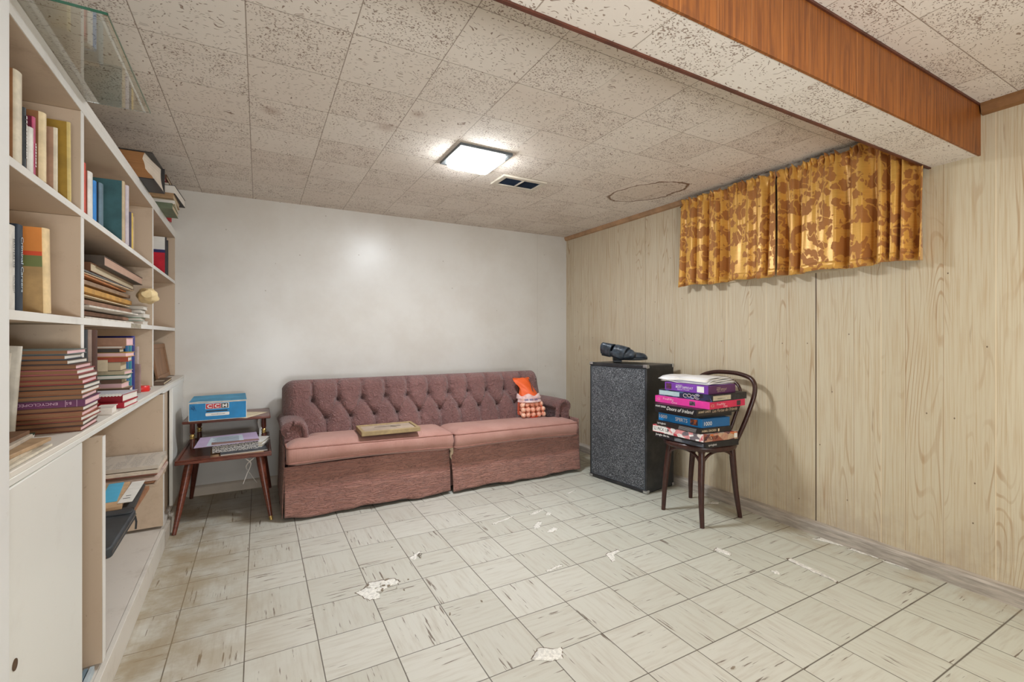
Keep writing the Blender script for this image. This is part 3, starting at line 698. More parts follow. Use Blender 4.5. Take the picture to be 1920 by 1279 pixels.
# close the back: add a rear strip
rearT = Pb[:, -1, :].copy(); rearT[:, 1] = 3.66 - sy; rearT[:, 2] -= 0.02
rearB = rearT.copy(); rearB[:, 2] = 0.30; rearB[:, 1] = 3.68 - sy
Pf = np.concatenate([Pb, rearT[:, None, :], rearB[:, None, :]], 1)
g = G(); g.grid(Pf.tolist())
n0 = len(Pf[0]); g.f.append(tuple(range(n0))); g.f.append(tuple((len(Pf) - 1) * n0 + i for i in range(n0 - 1, -1, -1))); g.mi += [0, 0]
back = g.obj('backrest', M_SBACK, sofa, smooth=60)
for x, z in TOPB + LOWB:
    y = 3.262 + 0.30 * (z - 0.42) + 0.064
    g = G(); M = Matrix.Translation(L(x, y, z)) @ Matrix.Rotation(PI / 2 + .28, 4, 'X'); g.lathe([(0.0005, -0.004), (0.010, -0.002), (0.012, 0.003), (0.008, 0.008), (0.0005, 0.010)], 12, M); g.obj('tuft_button', M_BUTTON, back, smooth=60)
# arms
def arm(x_out, x_in):
    w = x_in - x_out; cx = (x_out + x_in) / 2; hw = abs(w) / 2; sg = 1 if w > 0 else -1
    prof = [(x_out + 0.014 * sg, 0.28), (x_out + 0.014 * sg, 0.475)]
    prof += [(cx - sg * (hw + 0.004) * math.cos(a), 0.520 + 0.052 * math.sin(a) * (1.0 if math.sin(a) > 0 else .8)) for a in np.linspace(-0.75, PI + 0.55, 20)]
    prof += [(x_in - 0.040 * sg, 0.45), (x_in - 0.040 * sg, 0.28)]
    rings = []
    for y, s_, dz in ((3.096, 0.92, -0.006), (3.101, 0.98, -0.002), (3.110, 1.0, 0), (3.30, 1.0, 0.0), (3.45, 1.0, -0.004), (3.60, 1.0, -0.01)):
        rings.append([L(cx + (x - cx) * s_, y, 0.28 + (z - 0.28) * (0.6 + 0.4 * s_) + dz * (z > .4)) for x, z in prof])
    g = G(); g.loft(rings); a = g.obj('arm', M_SBACK, sofa, smooth=45)
    # padded scroll that drops from the roll to the seat on the inner side
    g = G(); rings = []
    path = spline([(x_in - sg * .075, .558), (x_in - sg * .040, .552), (x_in - sg * .016, .522), (x_in - sg * .008, .470), (x_in - sg * .004, .415)], 5)
    for k, p in enumerate(path):
        q = path[min(k + 1, len(path) - 1)] - path[max(k - 1, 0)]; q.normalize(); nx, nz = -q.y, q.x
        rings.append([L(p.x + nx * .017 * math.cos(b_), 3.094 + .020 * math.sin(b_), p.y + nz * .017 * math.cos(b_)) for b_ in np.linspace(0, 2 * PI, 12, endpoint=False)])
    g.loft(rings); g.obj('scroll_pad', M_SBACK, a, smooth=60)
arm(0.118, 0.262); arm(2.245, 2.105)
# T-shaped seat cushions
def cushion(x0, x1, ear_left, ztl, ztr, seed):
    yf, ye, yb = 2.952, 3.095, 3.285
    xi = (0.272 if ear_left else x0); xj = (x1 if ear_left else 2.092)
    if ear_left: poly = [(x0, yf), (x1, yf), (x1, yb), (xi, yb), (xi, ye), (x0, ye)]
    else: poly = [(x0, yf), (x1, yf), (x1, ye), (xj, ye), (xj, yb), (x0, yb)]
    # rounded outline
    out = []; n = len(poly)
    for i in range(n):
        p, a, b = Vector(poly[i]), Vector(poly[i - 1]), Vector(poly[(i + 1) % n]); r = 0.028
        d1 = (a - p).normalized() * r; d2 = (b - p).normalized() * r
        for k in range(6):
            f = k / 5; out.append(p + d1 * (1 - f) ** 2 + d2 * f ** 2)
    dense = []
    for i in range(len(out)):
        a, b = out[i], out[(i + 1) % len(out)]; m = max(1, int((b - a).length / 0.04))
        dense += [a + (b - a) * (k / m) for k in range(m)]
    cx, cy = (x0 + x1) / 2, 3.14
    r = random.Random(seed)
    def zt(x): return ztl + (ztr - ztl) * (x - x0) / (x1 - x0)
    rings = []
    def ring(inset, dz, fb=0.0, dzabs=None):
        R = []
        for p in dense:
            x = cx + (p.x - cx) * (1 - inset * 0.10 / (x1 - x0) * 2); y = cy + (p.y - cy) * (1 - inset * 0.6)
            fr = max(0.0, min(1.0, (3.02 - p.y) / 0.06)); u = (p.x - x0) / (x1 - x0)
            sag = 0.012 * math.sin(u * PI) * fr
            R.append(L(x, y - fb * fr, zt(p.x) + dz + (sag if dz < -0.05 else 0.0)))
        return R
    H = 0.088
    for inset, dz, fb in ((0.85, -H - 0.030, 0), (0.45, -H - 0.026, 0), (0.10, -H - 0.010, 0), (0.015, -H, 0.004), (0.0, -H * 0.8, 0.010), (-0.015, -H * 0.5, 0.016), (0.0, -H * 0.15, 0.010), (0.015, 0.0, 0.004), (0.08, 0.007, 0), (0.25, 0.018, 0), (0.5, 0.026, 0), (0.8, 0.030, 0), (0.97, 0.031, 0)):
        rings.append(ring(inset, dz, fb))
    g = G(); g.loft(rings); c = g.obj('seat_cushion', M_SCUSH, sofa, smooth=70)
    for k in (3, 7):
        g = G(); g.tube([Vector(p) + Vector((0, 0, 0.001)) for p in rings[k]], 0.0048, 7, closed=True); g.obj('piping', M_PIPE, c, smooth=60)
cushion(0.140, 1.166, True, 0.436, 0.418, 1)
cushion(1.174, 2.210, False, 0.412, 0.402, 2)
# base and long skirt in two panels
g = G(); g.box(*(SX0 + .02 - sx, SX1 - .02 - sx), 3.03 - sy, 3.66 - sy, 0.045, 0.33); g.obj('base', plain('dark_sofa_underside', S(90, 62, 54), 0.8, 0.1), sofa)
def skirt(x0, x1, seed, left):
    r = random.Random(seed); nu, nv = 120, 26; P = []; ph = [r.uniform(0, 6) for _ in range(5)]
    for i in range(nu + 1):
        u = i / nu; x = x0 + (x1 - x0) * u; row = []
        for j in range(nv + 1):
            v = j / nv; z = 0.022 + v * 0.298
            flare = 0.020 * (1 - v) ** 1.5 * (v < .52) + 0.004 * (1 - v)
            seam = 0.006 * math.exp(-((z - 0.172) / 0.006) ** 2)
            lowr = 1.0 if z < 0.172 else 0.25
            wv = (0.005 * math.sin(u * 19 + ph[0] + z * 9) + 0.003 * math.sin(u * 47 + ph[1] - z * 14)) * lowr * (1.2 - v)
            split = math.exp(-(((u - (1 if left else 0)) / 0.035) ** 2)) * 0.02
            hem = 0.006 * math.sin(u * 11 + ph[2]) + 0.003 * math.sin(u * 29 + ph[3])
            row.append(L(x, 3.004 - flare + seam + wv + split * (0.4 + 0.6 * (z > .2)), z + hem * (1 - v) ** 2))
        P.append(row)
    g = G(); g.grid(P); o = g.obj('skirt_panel', M_SSKIRT, sofa, smooth=80, solid=0.004)
    # stitched line where the flounce is gathered on
    g = G(); g.tube([Vector(row[13]) + Vector((0, -0.004, 0)) for row in P], 0.0022, 6); g.obj('flounce_seam', M_PIPE, o, smooth=60)
skirt(SX0, 1.158, 4, True); skirt(1.174, SX1, 5, False)
for x, s_ in ((SX0, 1), (SX1, -1)):
    P = []
    for i in range(31):
        u = i / 30; row = []
        for j in range(15):
            v = j / 14; row.append(L(x - s_ * 0.012 * (1 - v) ** 1.5 + 0.003 * math.sin(u * 23), 3.0 + u * 0.64, 0.024 + v * 0.40))
        P.append(row)
    g = G(); g.grid(P); g.obj('side_panel', M_SSKIRT, sofa, smooth=80, solid=0.004)
g = G(); g.tube(spline([L(1.163, 3.005, 0.322), L(1.168, 2.995, 0.29), L(1.160, 3.0, 0.262), L(1.168, 2.998, 0.235)], 5), [0.012, 0.014, 0.016, 0.013, 0.012, 0.011, 0.012, 0.012, 0.010, 0.008, 0.007, 0.006, 0.005, 0.004, 0.003, 0.002], 8); g.obj('torn_stuffing', plain('pale_torn_stuffing', S(196, 176, 150), 0.95, 0.2, 50, bump=0.6), sofa, smooth=60)
for x in (0.24, 2.16):
    for y in (3.09, 3.60):
        g = G(); g.tube([L(x, y, 0), L(x, y, 0.046)], [0.014, 0.022], 12); g.obj('foot', plain('dark_wood_foot', S(60, 38, 28), 0.5, 0.1), sofa, smooth=40)

# picture frame lying face down on the left cushion
pf = thing('picture_frame', 'tan wooden picture frame lying face down on the left sofa cushion', 'picture frame', (0.745, 3.058, 0.4655), -0.03)
M_FRW = plain('tan_frame_wood', S(164, 140, 100), 0.55, 0.12, 12, stretch=(2, 8, 2)); M_FRB = plain('grey_brown_frame_backing', S(170, 150, 132), 0.8, 0.1, 9)
g = G()
for a in ((-.185, .185, -.120, -.098), (-.185, .185, .098, .120), (-.185, -.163, -.098, .098), (.163, .185, -.098, .098)): g.box(*a, 0, 0.028)
g.obj('frame', M_FRW, pf, bevel=0.003)
g = G(); g.box(-.163, .163, -.098, .098, 0.004, 0.021); g.obj('backing', M_FRB, pf)
g = G(); g.tube([(-.08, .03, .0225), (0.0, .036, .0225), (.09, .028, .0225)], 0.0012, 6); g.tube([(.02, .03, .0225), (.05, .0, .0225), (.052, -.02, .0225)], 0.001, 6); g.obj('hanging_wire', plain('dark_wire', S(70, 62, 56), 0.4, 0.1, metal=0.5), pf, smooth=40)

# ------------------------------------------------------------------ onions in a net bag
BX, BY, BZ0 = 1.915, 3.205, 0.4335
bag = thing('onion_bag', 'orange net bag of onions slumped on the right sofa cushion', 'onion bag', (BX, BY, BZ0))
M_ONION = None
t = NT('onion_skin'); o_ = t.obj(); n = t.noise(t.mapping(o_, (60, 60, 12)), 1.0, 3.0); M_ONION = t.out(t.mix(t.ss(n, .3, .7), S(250, 212, 188), S(230, 164, 132)), 0.35, spec=0.5)
t = NT('orange_net'); M_NET = t.out(S(242, 96, 36), 0.5)
t = NT('orange_folded_net'); o_ = t.obj(); P_ = t.xyz(o_)
wv = t.math('MULTIPLY', t.math('SINE', t.math('MULTIPLY', t.math('ADD', P_[0], P_[2]), 900.0)), t.math('SINE', t.math('MULTIPLY', t.math('SUBTRACT', P_[0], P_[2]), 900.0)))
n = t.noise(o_, 34, 4.0); M_FOLD = t.out(t.mix(t.ss(wv, -0.2, 0.5), t.mix(n, S(196, 66, 22), S(226, 84, 30)), S(248, 116, 48)), 0.6); 
# onions: rows stacked inside the bag
spots = []
for row, (z, n_, y0, w) in enumerate(((0.026, 5, -0.045, 0.19), (0.030, 4, 0.005, 0.15), (0.066, 5, -0.042, 0.185), (0.072, 4, 0.006, 0.14), (0.106, 5, -0.030, 0.168), (0.112, 4, 0.014, 0.13), (0.146, 4, -0.014, 0.125), (0.150, 2, 0.03, 0.06))):
    for k in range(n_):
        x = (k / (n_ - 1) - .5) * w + rnd.uniform(-.003, .003) + 0.016 * (1 - z / .15)
        spots.append((x, y0 + rnd.uniform(-.004, .004), z + rnd.uniform(-.003, .003), row))
prof = [(0.0005, -0.0205), (0.008, -0.0195), (0.016, -0.013), (0.0195, -0.003), (0.0195, 0.004), (0.016, 0.013), (0.009, 0.019), (0.003, 0.0225), (0.0015, 0.027), (0.0004, 0.028)]
first = None
for x, y, z, row in spots:
    r_ = (rnd.uniform(-1, 1), rnd.uniform(-1, 1), rnd.uniform(0, 6))
    if first is None:
        g = G(); g.lathe(prof, 18); on = g.obj('onion', M_ONION, smooth=60); first = on
    else: on = first.copy(); COL.objects.link(on)
    on.location = (BX + x, BY + y, BZ0 + z); on.rotation_euler = r_
    tag(on, 'yellow onion held in the orange net bag on the sofa', 'onion', 'onions in the net bag')
# net wall around the onions
def bagsurf(z, a):
    f = z / 0.185
    w = 0.118 - 0.030 * f ** 1.5 + 0.006 * math.sin(a * 5) * (1 - f); d = 0.078 - 0.026 * f
    sw = 0.35 + 0.65 * min(1, z / 0.03)
    return (0.016 * (1 - f) + w * sw * math.cos(a), -0.016 + 0.030 * f + d * sw * math.sin(a), z)
NA, NZ = 56, 30; g = G(); V = []; F = []
for j in range(NZ + 1):
    for i in range(NA):
        V.append(bagsurf(0.002 + 0.183 * j / NZ, 2 * PI * (i + .5 * (j % 2)) / NA))
for j in range(0, NZ - 1):
    for i in range(NA):
        p = i if j % 2 == 0 else (i + 1) % NA
        q = (i - 1) % NA if j % 2 == 0 else i
        a_, b_, c_, d_ = j * NA + i, (j + 1) * NA + (i if j % 2 == 0 else (i + 1) % NA), (j + 2) * NA + i, (j + 1) * NA + ((i - 1) % NA if j % 2 == 0 else i)
        if (j % 2) == 0 or True: F.append((a_, b_, c_, d_))
F = F[::1]
g.add(V, F); net = g.obj('net', M_NET, bag); md = net.modifiers.new('w', 'WIREFRAME'); md.thickness = 0.0010; md.use_even_offset = False
# gathered red bottom hem
g = G(); g.tube([bagsurf(0.004, 2 * PI * i / 48) for i in range(48)], 0.005, 6, closed=True); g.obj('bottom_hem', plain('red_orange_hem', S(214, 58, 30), 0.6, 0.2, 40), bag, smooth=60)
# empty upper part of the bag, leaning on the backrest
rings = []
for k in range(14):
    f = k / 13; z = 0.150 + 0.155 * f
    w = 0.086 - 0.012 * f - 0.022 * math.sin(f * PI) * 0.5 + 0.006 * math.sin(f * 9); cxx = 0.004 - 0.026 * f + 0.01 * math.sin(f * 4); cyy = 0.012 + 0.070 * f; d = 0.05 * (1 - f) + 0.013
    rings.append([(cxx + w * math.cos(a) * (1 + .05 * math.sin(a * 7 + f * 5)), cyy + d * math.sin(a) * (1 + .12 * math.sin(a * 5 + f * 8)), z + 0.008 * math.sin(a * 3) * f) for a in np.linspace(0, 2 * PI, 40, endpoint=False)])
g = G(); g.loft(rings); g.obj('folded_top', M_FOLD, bag, smooth=70)
# plastic band with print
t = NT('clear_pink_label_film'); n = t.noise(t.obj(), 22, 3.0); M_BAND = t.out(t.mix(t.ss(n, .4, .65), S(238, 214, 212), S(222, 178, 172)), 0.25, alpha=0.9)
P = []
for i in range(41):
    a = -PI * 1.04 + PI * 1.08 * i / 40; row = []
    for j in range(9):
        z = 0.126 + 0.058 * j / 8; b = bagsurf(z, a); k = 1.05 + (0.12 if z > .15 else 0)
        row.append((b[0] * k, (b[1] + 0.016) * (k + .1) - 0.018, z + 0.010 * math.sin(i * .5) * (j > 5)))
    P.append(row)
g = G(); g.grid(P); band = g.obj('label_band', M_BAND, bag, smooth=70)
M_BLUEP = plain('blue_print', S(74, 92, 150), 0.5, 0.05)
for j, (ln, z) in enumerate(((18, 0.152), (14, 0.142))):
    g = G()
    for i in range(11, 11 + ln):
        if (i * 7) % 5 == 0: continue
        p0 = Vector(P[i][int((z - .126) / .058 * 8)]); p1 = Vector(P[i + 1][int((z - .126) / .058 * 8)]); n_ = Vector((0, -0.002, 0)); up_ = Vector((0, 0, 0.006))
        p1 = p0 + (p1 - p0) * 0.7
        g.add([p0 + n_, p1 + n_, p1 + n_ + up_, p0 + n_ + up_], [(0, 1, 2, 3)])
    g.obj('printed_lines', M_BLUEP, band)
g = G(); g.tube(spline([(0.034, -0.010, 0.19), (0.032, 0.012, 0.23), (0.036, 0.035, 0.27), (0.030, 0.06, 0.300)], 5), 0.008, 8, flat=0.5); g.obj('tie_strap', plain('grey_tie_strap', S(96, 82, 84), 0.5, 0.1), bag, smooth=60)
# ------------------------------------------------------------------ two-tier end table
M_TBL = plain('red_brown_varnished_wood', S(110, 58, 43), 0.28, 0.22, 10, stretch=(2.0, 9, 9), spec=0.5)
M_TBLD = plain('dark_red_brown_wood', S(92, 48, 36), 0.3, 0.2, 12, stretch=(8, 8, 1.5), spec=0.5)
M_BRASS = plain('worn_brass', S(206, 176, 112), 0.3, 0.12, 40, metal=0.85)
tb = thing('end_table', 'two tier red brown wooden end table on splayed legs beside the sofa', 'side table', (-0.17, 3.44, 0))
tx, ty = -0.17, 3.44
def T(x, y, z): return (x - tx, y - ty, z)
# lower tray with a raised lip
g = G(); g.box(-0.405 - tx, 0.068 - tx, 3.115 - ty, 3.765 - ty, 0.372, 0.390)
for a in ((-.405, .068, 3.115, 3.130), (-.405, .068, 3.750, 3.765), (-.405, -.390, 3.130, 3.750), (.053, .068, 3.130, 3.750)):
    g.box(a[0] - tx, a[1] - tx, a[2] - ty, a[3] - ty, 0.390, 0.397)
g.obj('lower_tier', M_TBL, tb, bevel=0.0025)
g = G(); g.box(-0.405 - tx, 0.068 - tx, 3.395 - ty, 3.765 - ty, 0.551, 0.568); g.obj('upper_tier', M_TBL, tb, bevel=0.005)
for x, y in ((-0.358, 3.45), (0.030, 3.45), (-0.345, 3.70), (0.030, 3.70)):
    M = Matrix.Translation(T(x, y, 0.390))
    g = G(); g.lathe([(0.013, 0.0), (0.014, 0.055), (0.010, 0.060), (0.010, 0.094), (0.014, 0.099), (0.013, 0.1608)], 16, M); p = g.obj('post', M_TBLD, tb, smooth=40)
    g = G(); g.lathe([(0.0102, 0.060), (0.0145, 0.063), (0.0145, 0.068), (0.0108, 0.071), (0.0108, 0.075), (0.0150, 0.078), (0.0150, 0.083), (0.0102, 0.090)], 16, M); g.obj('brass_collar', M_BRASS, p, smooth=40)
for (fx_, fy_), (hx, hy) in (((-0.405, 3.098), (-0.345, 3.20)), ((0.066, 3.082), (0.005, 3.18)), ((-0.395, 3.742), (-0.35, 3.69)), ((0.072, 3.742), (0.01, 3.69))):
    foot, hip = Vector(T(fx_, fy_, 0.0)), Vector(T(hx, hy, 0.3718)); d = hip - foot
    ferr = 0.06 if fx_ > 0 and fy_ < 3.3 else 0.0
    g = G(); g.tube([foot + d * (ferr or 0.0), foot + d * 0.5, foot + d * 0.85, hip], [0.0105, 0.018, 0.0225, 0.0215], 14); lg = g.obj('leg', M_TBLD if fy_ > 3.3 else M_TBL, tb, smooth=50)
    if ferr: g = G(); g.tube([foot, foot + d * ferr], [0.0095, 0.0115], 14); g.obj('ferrule', M_BRASS, lg, smooth=50)
# torn clear tape hanging from the tray
M_TAPE = plain('cloudy_clear_tape', S(206, 200, 194), 0.3, 0.1)
tp = thing('tape_strand', 'cloudy strands of torn tape hanging under the end table', 'tape', T(0, 0, 0) and (-0.02, 3.135, 0.37))
g = G(); g.tube(spline([(0.0, 0, 0.001), (-0.045, 0.01, -0.05), (-0.02, 0.03, -0.11), (0.012, 0.05, -0.17)], 5), 0.004, 6, flat=0.25); g.tube(spline([(-0.05, 0.0, 0.001), (-0.02, 0.01, -0.04), (-0.04, 0.02, -0.10), (-0.06, 0.03, -0.16)], 5), 0.0035, 6, flat=0.2); g.obj('strand', M_TAPE, tp, smooth=60)

# blue shoe box on the upper tier
bx = thing('skate_box', 'blue cardboard shoe box with red and black letter blocks on the upper tier', 'box', (-0.2175, 3.372, 0.570), 0.035)
M_BBLUE = plain('bright_blue_cardboard', S(22, 132, 190), 0.5, 0.1, 8); M_BTOP = plain('faded_blue_cardboard', S(70, 152, 190), 0.6, 0.14, 10); M_CARD = plain('white_cardboard_edge', S(226, 220, 208), 0.8, 0.1, 20)
M_RED = plain('red_print', S(196, 34, 52), 0.5, 0.05); M_BLACK = plain('black_print', S(26, 28, 32), 0.5, 0.05); M_WPRINT = plain('white_print', S(236, 234, 228), 0.5, 0.04)
W = 0.152; D = 0.245; H = 0.116
g = G(); g.box(-W, W, 0, D, 0, H - .004); g.obj('carton', M_CARD, bx, bevel=0.0012)
g = G(); g.box(-W + .004, W - .004, -0.0012, 0.0, 0.004, H - .010); g.obj('front_panel', M_BBLUE, bx)
g = G(); c = [(-W, -0.001, H - .004), (W, -0.001, H - .004), (W - .004, D, H + .012), (-W + .012, D, H + .008)]; c2 = [(x, y, z + .002) for x, y, z in c]; g.hexa(c + c2); g.obj('lid', M_BTOP, bx)
g = G(); g.tube([(-W + .001, -.0015, H - .003), (-W + .05, -.0018, H + .0006), (0, -.0015, H - .003), (W, -.0015, H - .003)], 0.0022, 6); g.obj('torn_lid_edge', M_CARD, bx, smooth=60)
fy = -0.0018
g = G(); g.box(-.066, .056, -0.0016, -0.0012, .070, .103); g.obj('white_border', M_WPRINT, bx)
for i, (c_, m) in enumerate((('C', M_RED), ('C', M_RED), ('M', M_BLACK))):
    x0 = -.064 + i * .0395
    g = G(); g.box(x0, x0 + .037, -0.0021, -0.0016, .072, .101); pl = g.obj('letter_block', m, bx)
    text(c_, (x0 + .006, -0.0022, .076), (1, 0, 0), (0, 0, 1), .025, .021, M_WPRINT, pl, bold=0.03)
g = G(); g.box(-.062, .048, -0.0017, -0.0012, .053, .060); g.obj('handle_slot', M_BLACK, bx)
g = G(); g.prism(rrect(-.066, .058, .027, .046, .005), -0.0017, -0.0012, axis='y'); g.obj('size_label', M_WPRINT, bx)
bars((-.036, -0.0018, .034), (1, 0, 0), (0, 0, 1), .072, .005, plain('grey_print', S(150, 146, 142), 0.6, 0.05), bx, 12, 4)
g = G()
for k in range(7):
    x0 = -.135 + rnd.uniform(-.012, .012); g.tube(spline([(x0, -.0016, .092 + rnd.uniform(-.004, .006)), (x0 + rnd.uniform(-.008, .012), -.0016, .078 + rnd.uniform(-.01, .006)), (x0 + rnd.uniform(-.004, .016), -.0016, .070 + rnd.uniform(-.008, .006))], 4), 0.0006, 5)
g.obj('pen_scribble', plain('dark_ink', S(20, 46, 96), 0.5, 0.05), bx)
# papers sticking out beneath the box
def sheet(name, label, cat, loc, w, d, rotz, mat, th=0.0012, curl=0.0, group=None, parent=None, tilt=(0, 0)):
    P = []; 
    for i in range(9):
        row = []
        for j in range(9):
            u, v = i / 8 - .5, j / 8 - .5; row.append((u * w, v * d, curl * (u * u + v * v * .6) + th))
        P.append(row)
    g = G(); g.grid(P); o = g.obj(name, mat, parent, smooth=60, solid=th)
    o.location = loc; o.rotation_euler = (tilt[0], tilt[1], rotz)
    if label: tag(o, label, cat, group)
    return o
M_PAPER = plain('white_paper', S(232, 228, 220), 0.7, 0.06, 12); M_PAPER2 = plain('yellowed_paper', S(222, 206, 176), 0.75, 0.1, 12); M_LAV = plain('lavender_paper', S(196, 176, 206), 0.6, 0.06); M_PALEB = plain('pale_blue_sheet', S(206, 218, 226), 0.6, 0.06)
sheet('paper', 'yellowed papers sticking out from under the blue box on the end table', 'papers', (-0.09, 3.515, 0.5682), 0.20, 0.24, -0.55, M_PAPER2, 0.0008)
# pile on the lower tray
bd = sheet('cardboard_sheet', 'tan cardboard sheet under the pile on the lower tier of the end table', 'cardboard', (-0.115, 3.27, 0.391), 0.27, 0.26, 0.06, plain('tan_cardboard', S(176, 140, 104), 0.8, 0.1), 0.0015)
bd2 = thing('notepad', 'thin pale notepad beneath the speckled box file on the end table', 'notepad', (-0.085, 3.285, 0.3945), 0.10)
G().box(-.12, .12, -.13, .13, 0, .007).obj('pages', pages('pale_pad_pages', S(214, 208, 198)), bd2); G().box(-.121, .121, -.131, .131, .007, .009).obj('cover', plain('dark_pad_cover', S(70, 74, 80), 0.5, 0.1), bd2)
t = NT('speckled_marble_paper'); n = t.noise(t.obj(), 190.0, 3.0, 0.6); c = t.mix(t.ss(n, .44, .54), S(58, 56, 60), S(206, 202, 196)); t.out(c, 0.55); M_MARB = t.m
bf = thing('box_file', 'black and white speckled box file in the pile on the end table', 'box file', (-0.125, 3.30, 0.404), 0.06)
G().box(-.118, .118, -.10, .13, 0.0, .050).obj('case', M_MARB, bf, bevel=0.001); G().box(-.121, .121, -.103, .132, .050, .0525).obj('lid', plain('mauve_brown_lid', S(150, 116, 108), 0.6, 0.1), bf)
lv = thing('folder', 'lavender folder with a pale blue sheet on top of the speckled box file', 'folder', (-0.155, 3.285, 0.4570), 0.06, rot=(0.05, 0, 0.06))
g = G(); g.hexa([(-.175, -.105, -.004), (.155, -.095, .0), (.150, .12, .004), (-.150, .12, .0), (-.175, -.105, -.0028), (.155, -.095, .0012), (.150, .12, .0052), (-.150, .12, .0012)]); g.obj('cover', M_LAV, lv)
g = G(); g.hexa([(-.115, -.095, -.0012), (.075, -.088, .0006), (.070, .085, .0036), (-.095, .085, .0016), (-.115, -.095, -.0004), (.075, -.088, .0014), (.070, .085, .0044), (-.095, .085, .0024)]); sh = g.obj('sheet', M_PALEB, lv)
g = G()
for k in range(7):
    y = -.05 + k * .018; g.box(-.085 + .01 * (k % 3), .05, y, y + .004, .0034 + .0002 * k, .0040 + .0002 * k)
g.obj('typed_lines', plain('grey_typed_lines', S(150, 158, 170), 0.6, 0.05), lv)
nb = thing('paper_stack', 'loose cream papers poking out behind the speckled box file', 'papers', (0.005, 3.33, 0.404), -0.25)
for k in range(5):
    g = G(); g.box(-.012 - .003 * k, .035 + .004 * (k % 3), -.09, .08, .007 * k, .007 * k + .0055); g.obj('leaflet', M_PAPER2 if k % 2 else M_PAPER, nb)
cl = thing('paper_roll', 'white crumpled paper standing behind the right post of the end table', 'paper', (0.012, 3.53, 0.391))
g = G(); g.tube(spline([(0, 0, 0), (0.006, 0.01, 0.06), (-0.004, 0.0, 0.12), (0.004, -0.004, 0.150)], 4), 0.020, 10, flat=0.5); g.obj('paper', M_PAPER, cl, smooth=50)
# ------------------------------------------------------------------ speaker cabinet
amp = thing('speaker_cabinet', 'tall black speaker cabinet with a silver speckled grille beside the paneled wall', 'speaker cabinet', (2.263, 2.862, 0), 0.131)
# local: x into the cabinet (depth), -y along the front towards the camera
AW, AD, AH = 0.534, 0.305, 0.884
t = NT('black_tolex'); n = t.noise(t.obj(), 300.0, 2.0); sc_ = t.noise(t.obj(), 6.0, 5.0, 0.65)
c = t.mix(t.ss(sc_, .45, .7, 0, .6), S(34, 35, 38), S(70, 68, 66)); t.bump(n, 0.5, 0.002); M_TOLEX = t.out(c, 0.42, spec=0.5)
t = NT('silver_flecked_grille'); n = t.noise(t.obj(), 300.0, 2.0, 0.7); n2 = t.noise(t.mapping(t.obj(), (1, 1, 1), (4, 4, 4)), 120.0, 3.0, 0.7); big_ = t.noise(t.obj(), 4.0, 3.0)
c = t.mix(t.ss(n2, .35, .7), S(34, 36, 40), S(78, 82, 88)); c = t.mix(t.math('MULTIPLY', t.ss(n, .58, .64), t.ss(big_, .2, .6, .5, 1)), c, S(214, 218, 222)); t.bump(n, 0.4, 0.002); M_GRILLE = t.out(c, 0.6, spec=0.4)
M_CAP = plain('chrome_corner', S(196, 196, 196), 0.28, 0.1, 60, metal=0.9)
M_SILV = plain('dark_piping', S(84, 92, 100), 0.35, 0.1)
g = G(); g.box(0.006, AD, -AW, 0, 0.006, AH); g.obj('shell', M_TOLEX, amp, bevel=0.010, seg=3)
g = G()
for a in ((-AW, 0, 0.004, 0.028), (-AW, 0, AH - .026, AH + .001)): g.box(-0.006, 0.02, a[0], a[1], a[2], a[3])
for a in ((-AW, -AW + .016), (-.016, 0.0)): g.box(-0.006, 0.02, a[0], a[1], 0.028, AH - .026)
g.obj('front_frame', M_TOLEX, amp, bevel=0.005)
g = G(); g.box(-0.002, 0.012, -AW + .017, -.017, 0.029, AH - .027); g.obj('grille', M_GRILLE, amp)
g = G(); g.tube([(-0.0035, -AW + .018, 0.031), (-0.0035, -.018, 0.031), (-0.0035, -.018, AH - .029), (-0.0035, -AW + .018, AH - .029)], 0.0022, 8, closed=True); g.obj('piping', M_SILV, amp, smooth=60)
def corner(x, y, z, sx_, sy_, sz_):
    g = G(); r = 0.030
    g.box(*sorted((x - sx_ * .0025, x + sx_ * r * .8)), *sorted((y, y - sy_ * .0025)), *sorted((z, z + sz_ * r * .75)))
    g.box(*sorted((x, x - sx_ * .0025)), *sorted((y - sy_ * .002, y + sy_ * r)), *sorted((z, z + sz_ * r * .55)))
    g.box(*sorted((x - sx_ * .002, x + sx_ * r * .8)), *sorted((y - sy_ * .002, y + sy_ * r)), *sorted((z, z - sz_ * .0025)))
    o = g.obj('corner_cap', M_CAP, amp, bevel=0.002)
    M = Matrix.Translation((x + sx_ * .017, y - sy_ * .0025, z + sz_ * .013)) @ Matrix.Rotation(PI / 2 * sy_, 4, 'X')
    g = G(); g.lathe([(0.009, 0), (0.009, 0.002), (0.006, 0.0035), (0.005, 0.0018), (0.0005, 0.0016)], 16, M); g.obj('cap_screw', M_CAP, o, smooth=40)
corner(-0.006, -AW, AH + .001, 1, 1, -1); corner(-0.006, -AW, 0.006, 1, 1, 1)
corner(AD, -AW, AH, -1, 1, -1); corner(AD, -AW, 0.008, -1, 1, 1)
corner(-0.006, 0, AH + .001, 1, -1, -1); corner(-0.006, 0, 0.006, 1, -1, 1)
g = G()
for x in (.03, AD - .03):
    for y in (-AW + .03, -.03): g.tube([(x, y, 0), (x, y, .0062)], 0.012, 12)
g.obj('rubber_foot', M_BLACK, amp, smooth=40)

